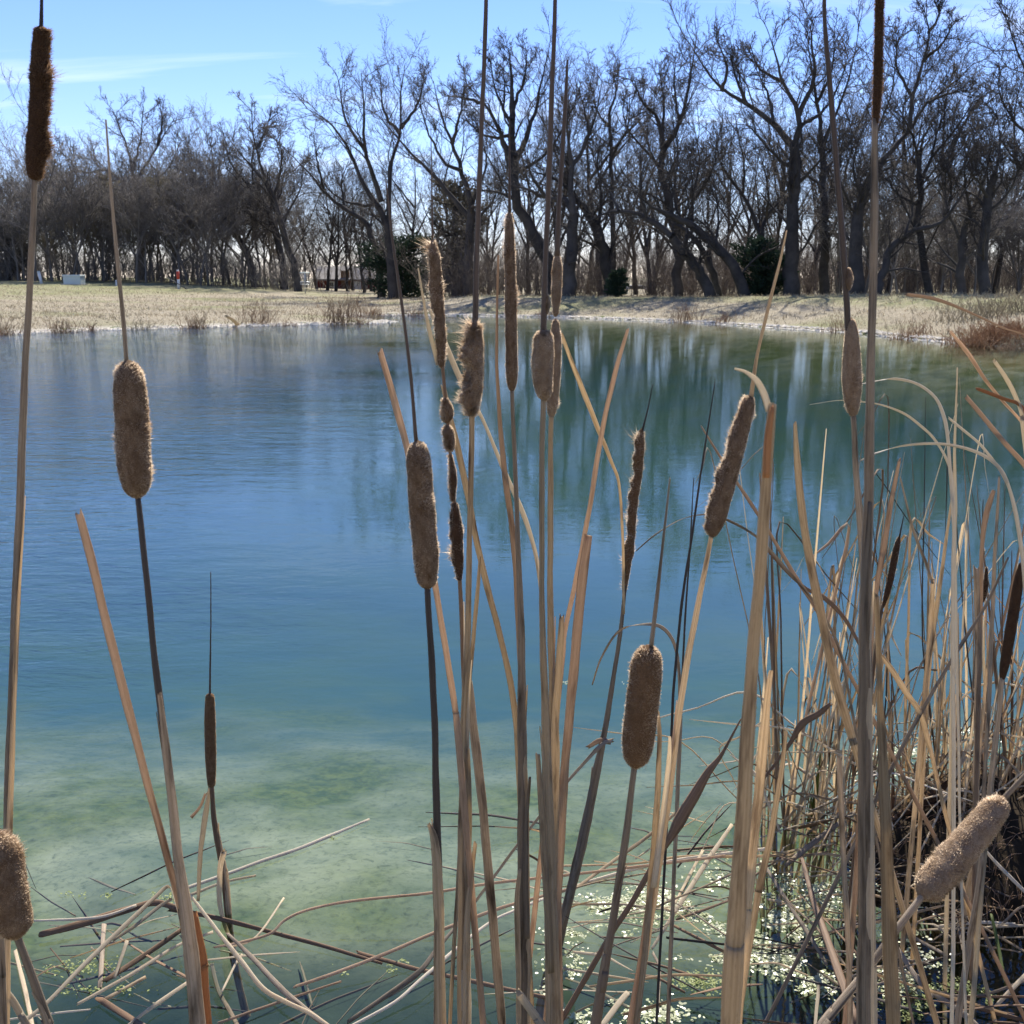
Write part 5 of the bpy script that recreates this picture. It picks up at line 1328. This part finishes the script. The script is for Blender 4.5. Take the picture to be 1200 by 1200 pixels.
for u0, u1, v0, v1, n, hm_ in clumps:
    for i in range(n):
        b = atz(rr.uniform(u0, u1), rr.uniform(v0, v1), 0)
        h = hm_ * rr.choice([.35, .5, .6, .75, .9, 1.05, 1.2]) * rr.uniform(.85, 1.1)
        lx, ly = rr.gauss(0.02, .13) * h, rr.gauss(0, .12) * h
        b[2] = min(tz(b[0], b[1]), 0) - .03
        tp = [b[0] + lx, b[1] + ly, h]
        br = rr.uniform(.1, .35) if rr.random() < .28 else 0
        free_blade(b, tp, (rr.gauss(0, .03), rr.gauss(0, .03), 0), rr.uniform(.006, .013), rr.choice(mats), 'upright dry reed blade in the dense clump at right', 'reed blades of the right-hand clump', broken=br)
for i in range(34):   # thin dark and bleached whips
    b = atz(rr.uniform(900, 1230), rr.uniform(940, 1000), 0)
    h = rr.uniform(.7, 1.35); b[2] = -.1
    tp = [b[0] + rr.gauss(0, .22), b[1] + rr.gauss(0, .15), h]
    free_blade(b, tp, (rr.gauss(0, .06), rr.gauss(0, .04), 0), rr.uniform(.003, .0055), rr.choice(['grey', 'brown', 'straw', 'black']), 'thin whip-like reed leaf in the clump at right', 'thin leaves of the right-hand clump', 'dry_reed', rr.uniform(.05, .3) if rr.random() < .4 else 0)
for i in range(85):   # bent over and crossing blades low in the clump
    b = atz(rr.uniform(900, 1240), rr.uniform(940, 1010), 0)
    dx_, h = rr.uniform(-.6, .6), rr.uniform(.06, .45)
    b[2] = rr.uniform(.0, .2)
    tp = [b[0] + dx_, b[1] + rr.uniform(-.35, .2), h]
    free_blade(b, tp, (0, 0, rr.uniform(.02, .16)), rr.uniform(.004, .01), rr.choice(['straw', 'white_leaf', 'tan', 'grey', 'brown', 'straw']), 'bent reed leaf crossing low in the clump at right', 'bent leaves low in the right-hand clump', 'dry_reed', rr.uniform(.05, .2) if rr.random() < .3 else 0)
for u, v, h in ((950, 960, .16), (953, 958, .26), (946, 962, .12)):
    b = atz(u, v, 0); free_blade([b[0], b[1], -.05], [b[0] + .01, b[1], h], (0, 0, 0), .011, 'green', 'fresh green reed shoot at the foot of the clump', 'green shoots in the right-hand clump', 'reed_shoot')

# ------------------------------------------------------------------ fallen reeds lying on the water
def floater(pix, mat, label, z=(0.012, 0.012), name='fallen_reed', flat=.28, group='fallen reeds floating at left'):
    n = len(pix)
    D = []
    for i, (u, v, w) in enumerate(pix):
        zz = z[0] + (z[1] - z[0]) * i / (n - 1)
        p = atz(u, v, zz); D.append([*p, px(p, w)])
    D = smooth_path(D, 6)
    P, W = D[:, :3], D[:, 3]
    o = build2(name, strip(P, W, flat, random.uniform(-.2, .2), 8, random.uniform(-.3, .3)), M[mat], None, P[0])
    return tag(o, label, 'fallen reed', group)
FL = [
 ([(52, 1094, 9), (94, 1083, 11), (146, 1067, 10), (181, 1058, 9), (208, 1064, 7)], 'brown', 'thick rusty brown reed lying in the left water', (.015, .03)),
 ([(200, 1066, 6), (242, 1073, 7), (317, 1092, 6), (377, 1108, 6), (448, 1129, 4)], 'brown', 'brown fallen reed pointing right from the left pile', (.02, .008)),
 ([(40, 1079, 3), (94, 1077, 4), (125, 1073, 4), (160, 1061, 4)], 'white_leaf', 'bleached straight leaf above the rusty brown reed', (.05, .06)),
 ([(16, 1206, 5), (55, 1175, 6), (104, 1125, 7), (146, 1085, 7), (181, 1052, 6), (198, 1039, 5), (206, 1060, 5), (216, 1100, 5)], 'straw', 'long bent pale leaf peaking at the fat cattail stalk', (.06, .09)),
 ([(133, 1102, 4), (158, 1085, 5), (187, 1062, 5), (202, 1053, 4)], 'straw', 'short pale leaf under the long bent one', (.04, .07)),
 ([(135, 1144, 5), (149, 1102, 5)], 'straw', 'short upright pale scrap in the left pile', (.02, .05)),
 ([(117, 1158, 7), (122, 1083, 7)], 'grey', 'grey submerged reed end in the left pile', (.004, .03)),
 ([(92, 1176, 4), (125, 1158, 5), (150, 1144, 5), (177, 1127, 5), (208, 1108, 4), (250, 1092, 4)], 'straw', 'straight pale stick rising right through the left pile', (.012, .05)),
 ([(125, 1148, 7), (173, 1117, 8), (212, 1090, 7)], 'brown', 'dark brown reed piece beside the straight pale stick', (.01, .02)),
 ([(150, 1202, 5), (183, 1177, 6), (222, 1150, 5)], 'straw', 'pale reed slanting at the bottom of the left pile', (.012, .02)),
 ([(117, 1171, 8), (142, 1187, 9), (170, 1204, 9)], 'brown', 'curled brown bark-like reed scrap at bottom left', (.012, .012)),
 ([(123, 1171, 5), (171, 1145, 5)], 'tan', 'short tan reed tip meeting the brown scrap', (.006, .006)),
 ([(2, 1196, 3), (60, 1188, 3), (106, 1183, 2.5)], 'white_leaf', 'thin white stem across the bottom left corner', (.03, .03)),
 ([(18, 1115, 5), (27, 1150, 6), (35, 1187, 6), (38, 1204, 6)], 'straw', 'pale reed beside the corner cattail stalk', (.01, .03)),
 ([(215, 1042, 5), (269, 1023, 5), (304, 1010, 5), (346, 996, 5), (383, 981, 5), (433, 960, 3)], 'white_leaf', 'long pale floating reed with algae at its far tip', (.01, .008)),
 ([(220, 1050, 4), (262, 1034, 4), (300, 1026, 3)], 'straw', 'short pale reed below the long floating one', (.01, .006)),
 ([(252, 1110, 3), (283, 1104, 4), (317, 1094, 4), (333, 1079, 4), (358, 1067, 4), (398, 1058, 4), (448, 1052, 4), (507, 1046, 4), (576, 1035, 4), (668, 1025, 4), (760, 1014, 4), (850, 1003, 4)], 'pink', 'very long thin stem kinked at left and running to the reed clump', (.015, .10)),
 ([(219, 1044, 4), (254, 1090, 6), (283, 1127, 7), (308, 1158, 7), (333, 1173, 6), (362, 1187, 6), (386, 1203, 5)], 'straw', 'pale jointed leaf falling right from the fat cattail stalk', (.14, .015)),
 ([(267, 1094, 4), (300, 1127, 7), (333, 1162, 8), (367, 1190, 8), (392, 1208, 7)], 'grey', 'grey leaf alongside the jointed pale leaf', (.05, .012)),
 ([(256, 1199, 4), (325, 1175, 4), (400, 1150, 3)], 'pink', 'thin pinkish stem at the bottom left of centre', (.012, .008)),
 ([(346, 1156, 4), (388, 1142, 5), (448, 1119, 5), (507, 1094, 5), (572, 1069, 5), (607, 1058, 4), (672, 1040, 4)], 'pink', 'pinkish stem rising right behind the cattail stalks', (.008, .08)),
 ([(420, 1117, 6), (457, 1127, 6), (493, 1137, 6), (545, 1148, 6), (607, 1162, 6), (645, 1170, 5)], 'brown', 'brown reed sloping right behind the cattail stalks', (.01, .012)),
 ([(405, 1206, 4), (462, 1175, 5), (493, 1148, 5), (537, 1110, 5), (574, 1081, 4), (603, 1067, 4), (640, 1052, 4)], 'white_leaf', 'curved white stem sweeping up behind the cattail stalks', (.02, .07)),
 ([(410, 1196, 6), (466, 1158, 8), (493, 1137, 8), (512, 1112, 6), (537, 1083, 4)], 'grey', 'folded grey leaf beside the curved white stem', (.02, .06)),
 ([(270, 1110, 2.5), (300, 1098, 3), (333, 1052, 3)], 'straw', 'short thin stem with a knob right of the slim cattail', (.005, .03)),
 ([(260, 1162, 3), (275, 1132, 3.5), (284, 1118, 3)], 'straw', 'short straw stub in front of the slim cattail', (.01, .02)),
 ([(248, 1130, 5), (256, 1160, 6), (272, 1190, 6), (280, 1205, 6)], 'tan', 'submerged tan reed right of the rusty sheath', (-.006, .004)),
]
for pix, mt, lb, z in FL:
    floater(pix, mt, lb, z)
FR = [
 ([(655, 1046, 4), (692, 1033, 5), (757, 1015, 5), (800, 1007, 5), (855, 1000, 5), (905, 994, 5)], 'white_leaf', 'pale double stem lying level toward the right clump', (.03, .06)),
 ([(667, 1046, 4), (723, 1006, 5), (763, 977, 5), (802, 944, 4)], 'tan', 'tan stem crossing upward behind the plump brown cattail', (.03, .12)),
 ([(786, 1067, 3), (806, 1030, 4), (824, 996, 4)], 'straw', 'short straw leaf of the fallen vee right of centre', (.04, .09)),
 ([(765, 1110, 4), (792, 1067, 6), (827, 1012, 7), (858, 966, 5)], 'straw', 'longer pale leaf of the fallen vee right of centre', (.02, .12)),
 ([(704, 1204, 8), (722, 1180, 9), (736, 1163, 8)], 'straw', 'blunt white reed end at the bottom right of centre', (.05, .05)),
 ([(765, 1117, 4), (773, 1137, 4), (771, 1185, 4)], 'grey', 'thin grey leaf drooping into the water right of centre', (.03, .01)),
 ([(790, 1085, 4), (848, 1115, 5)], 'brown', 'short brown reed by the sparkling algae', (.012, .012)),
 ([(650, 1015, 3), (740, 1012, 3), (800, 1004, 4), (870, 1004, 4), (960, 1001, 4), (985, 1003, 4)], 'tan', 'level tan stems heaped left of the grey stub', (.03, .05)),
 ([(940, 1006, 5), (954, 1058, 9), (975, 1117, 12), (1004, 1200, 13)], 'brown', 'broad brown dead leaf leaning in front of the right clump', (.14, .10)),
 ([(898, 1017, 5), (921, 1054, 6), (948, 1096, 6), (969, 1131, 5)], 'grey', 'grey leaf falling right beside the broad brown one', (.10, .05)),
 ([(921, 1014, 6), (950, 990, 8), (983, 965, 7), (1008, 948, 6)], 'grey', 'grey stalk slanting up behind the straight grey stub', (.05, .12)),
 ([(960, 1154, 5), (957, 1180, 5), (955, 1206, 5)], 'straw', 'short pale stub at the bottom edge left of the tall grey stalk', (.02, .02)),
 ([(1058, 1092, 5), (1080, 1104, 5), (1106, 1118, 5)], 'grey', 'grey stem in the dark water under the fallen fluffy head', (.02, .02)),
 ([(1048, 1106, 7), (1073, 1144, 8), (1092, 1170, 8)], 'grey', 'thick grey reed sloping right under the fallen fluffy head', (.06, .02)),
 ([(1090, 1162, 8), (1125, 1185, 9), (1146, 1204, 9)], 'grey', 'thick grey reed continuing to the bottom right edge', (.02, .02)),
 ([(1098, 1086, 4), (1146, 1081, 5), (1190, 1083, 4)], 'white_leaf', 'white level stem over the dark water at bottom right', (.02, .02)),
 ([(1104, 1170, 6), (1146, 1181, 7), (1204, 1197, 6)], 'brown', 'dark wet reed along the bottom right edge', (.012, .012)),
 ([(1154, 996, 4), (1173, 1017, 5), (1204, 1048, 5)], 'white_leaf', 'pale leaf draped over the root mound', (.22, .12)),
 ([(1150, 992, 12), (1135, 1044, 12), (1124, 1104, 10)], 'tan', 'broad tan reed standing behind the fallen fluffy head', (.25, .0)),
 ([(1162, 1073, 4), (1170, 1110, 5), (1179, 1156, 4)], 'green', 'yellow-green stem upright in the dark water at right', (.10, .01)),
 ([(1168, 1178, 5), (1185, 1160, 6), (1206, 1138, 6)], 'straw', 'pale reed end at the bottom right corner', (.03, .05)),
 ([(1080, 1158, 3), (1140, 1168, 4), (1200, 1150, 4)], 'grey', 'grey stem crossing the green algae at bottom right', (.02, .03)),
]
for pix, mt, lb, z in FR:
    floater(pix, mt, lb, z, group='fallen reeds in the water at right')
for i in range(190):
    u, v = rr.uniform(640, 1240), rr.uniform(960, 1215)
    if u < 840 and v > 1100 and rr.random() < .6: continue
    a = rr.gauss(0, .5) + (math.pi if rr.random() < .5 else 0); L = rr.uniform(.08, .42)
    b = atz(u, v, rr.uniform(.004, .05)); e_ = b + np.array([math.cos(a) * L, math.sin(a) * L * .8, rr.uniform(-.02, .08)])
    e_[2] = max(e_[2], 0.003)
    free_blade(b, e_, (0, 0, rr.uniform(-.005, .02)), rr.uniform(.003, .009), rr.choice(['straw', 'straw', 'tan', 'grey', 'brown', 'black']), 'fallen reed scrap in the tangle at the foot of the clump', 'fallen reed scraps under the right-hand clump', 'fallen_reed')

# soggy litter around the left pile, partly sunk
for i in range(30):
    u, v = rr.gauss(170, 85), rr.gauss(1120, 45)
    if not (-10 < u < 470 and 1035 < v < 1215): continue
    a = rr.choice([.35, .5, -.6, 2.4, .2, -.35]) + rr.gauss(0, .3); L = rr.uniform(.06, .36)
    b = atz(u, v, rr.uniform(-.02, .02)); e_ = b + np.array([math.cos(a) * L, math.sin(a) * L, rr.uniform(-.06, .03)])
    free_blade(b, e_, (0, 0, rr.uniform(-.01, .012)), rr.uniform(.003, .008), rr.choice(['brown', 'brown', 'black', 'grey', 'tan', 'straw', 'straw']), 'soggy reed scrap half sunk around the left pile', 'soggy reed scraps at left', 'fallen_reed')
for i in range(18):   # sunken stems on the bed
    u, v = rr.uniform(20, 1000), rr.uniform(860, 1200)
    p = atz(u, v, -.2); zz = tz(p[0], p[1]) + .012
    a = rr.uniform(0, 3.14); L = rr.uniform(.1, .5)
    q = [p[0] + math.cos(a) * L, p[1] + math.sin(a) * L, 0]; q[2] = tz(q[0], q[1]) + .015
    free_blade([p[0], p[1], zz], q, (0, 0, .01), rr.uniform(.004, .01), rr.choice(['brown', 'tan', 'tan']), 'sunken reed stem lying on the shallow pond bed', 'sunken reed stems', 'sunken_reed')

# ------------------------------------------------------------------ root mound, algae
c0 = atz(1195, 1010, 0)
tm = thing('root_mound', 'dark mound of matted reed roots at the right edge', 'root mound', (c0[0], c0[1], 0))
na, nr = 40, 14
Vm = []
for i in range(nr):
    t_ = i / (nr - 1)
    for j in range(na):
        a = j / na * 2 * math.pi
        r = 0.52 * t_
        x, y = c0[0] + .12 + r * math.cos(a) * 1.15, c0[1] + .05 + r * math.sin(a) * .8
        z = 0.17 * (1 - t_ ** 2.4) + 0.05 * mnoise.noise(Vector((x * 9, y * 9, 1.0))) + .03 * mnoise.noise(Vector((x * 25, y * 25, 4.0))) - .06 * t_ ** 4
        Vm.append((x, y, z))
mi = np.arange(nr * na).reshape(nr, na)
build('mound', Vm, [np.stack([mi[:-1], mi[1:], np.roll(mi[1:], -1, 1), np.roll(mi[:-1], -1, 1)], -1).reshape(-1, 4)], M['mud'], tm)
rg = np.random.default_rng(3)
nb = 1500
a = rg.uniform(0, 2 * math.pi, nb); r = .52 * np.sqrt(rg.random(nb))
P0 = np.stack([c0[0] + .12 + r * np.cos(a) * 1.15, c0[1] + .05 + r * np.sin(a) * .8, .17 * (1 - (r / .52) ** 2.4)], -1)
d = norm(np.stack([np.cos(a) * .7, np.sin(a) * .7, rg.normal(size=nb) * .4], -1) + rg.normal(size=(nb, 3)) * .5)
Ln = rg.uniform(.03, .11, nb)[:, None]
P1 = P0 + d * Ln * .5; P2 = P0 + d * Ln + np.array([0, 0, -1]) * Ln * .35
Rr = np.array([[.0013, .0011, .0006]]) * np.ones((nb, 1))
mf = build2('root_fibres', tubes(np.stack([P0, P1, P2], 1), Rr, 3), M['brown'], tm)
mf['kind'] = 'stuff'

def algae(name, blobs, n, mat, label, seed, size=(.0022, .0062), zr=(.001, .008)):
    rg = np.random.default_rng(seed)
    P = []
    wts = np.array([b[4] for b in blobs], float); wts /= wts.sum()
    for (u, v, ru, rv, w), m_ in zip(blobs, (wts * n).astype(int)):
        q = rg.normal(size=(m_, 2)) * .5
        uu, vv = u + q[:, 0] * ru, v + q[:, 1] * rv
        P += [atz(x, y, 0) for x, y in zip(uu, vv)]
    P = np.array(P); n = len(P)
    keep = (vnoise(P[:, 0], P[:, 1], 13.0, seed) + .5 * vnoise(P[:, 0], P[:, 1], 41.0, seed + 2) + .08 * rg.normal(size=n)) > .05
    P = P[keep]; n = len(P)
    P[:, 2] = rg.uniform(*zr, n)
    N = norm(rg.normal(size=(n, 3)) * np.array([.24, .24, .1]) + np.array([0, 0, 1]))
    X = norm(np.cross(N, rg.normal(size=(n, 3)))); Y_ = np.cross(N, X)
    an = np.arange(6) / 6 * 2 * math.pi
    s = rg.uniform(*size, n)[:, None, None]
    V = P[:, None, :] + s * (X[:, None, :] * np.cos(an)[None, :, None] + Y_[:, None, :] * np.sin(an)[None, :, None] * .65)
    o = build(name, V.reshape(-1, 3), [np.arange(n * 6).reshape(-1, 6)], mat, smooth=False)
    kind(o, 'stuff', label)
algae('floating_algae', [(800, 1062, 85, 22, 3), (700, 1062, 70, 8, 1), (690, 1093, 45, 6, .6), (870, 1040, 50, 25, 1.6), (905, 1075, 60, 40, 2.2), (930, 1120, 60, 30, 1.2), (860, 1125, 60, 5, .4), (960, 1150, 40, 16, .7), (1050, 1140, 60, 30, 1), (980, 1040, 60, 30, 1), (1080, 1050, 40, 30, .8), (660, 1150, 25, 40, .7), (690, 1190, 50, 14, .7), (775, 1190, 30, 12, .3), (1010, 900, 60, 14, .5), (1080, 880, 90, 12, .7), (1160, 860, 60, 8, .3), (690, 801, 30, 1.5, .15)], 22000, M['algae_pale'], 'sparkling pale scraps of floating algae among the reeds at right', 5)
algae('green_algae', [(1110, 1165, 60, 18, 2), (1060, 1185, 50, 14, 1), (820, 1152, 45, 14, 1), (405, 982, 22, 5, .8), (305, 1035, 8, 5, .2), (440, 1140, 30, 4, .4), (470, 1130, 50, 6, .5), (80, 1135, 60, 10, .5), (120, 1050, 60, 4, .4), (200, 1052, 30, 5, .4), (120, 1162, 40, 4, .3), (930, 1060, 50, 30, .8)], 3800, M['algae'], 'yellow-green algae scum between the fallen reeds', 6, (.0016, .0045))
for i in range(26):
    k_ = rr.choice([j for j in range(len(pp)) if pp[j][1] > 20])
    q = pp[k_] + np.array([rr.uniform(-.4, .4), rr.uniform(.15, .9)])
    rel = q[1] * cp + 1.6 * sp
    uu_ = 600 + F * q[0] / rel
    if -60 < uu_ < 1260:
        zt_ = 600 - F * ((0 - EYE[2]) * cp + q[1] * sp) / (q[1] * cp - (0 - EYE[2]) * sp)
        weed_clump('low dry tuft along the far waterline', uu_, zt_ - .5, rr.uniform(.2, .55), rr.uniform(.12, .4), rr.randint(25, 70), M[rr.choice(['weed', 'grass', 'redgrass'])], 600 + i, 'low tufts along the far waterline', 'grass_tuft', .4)
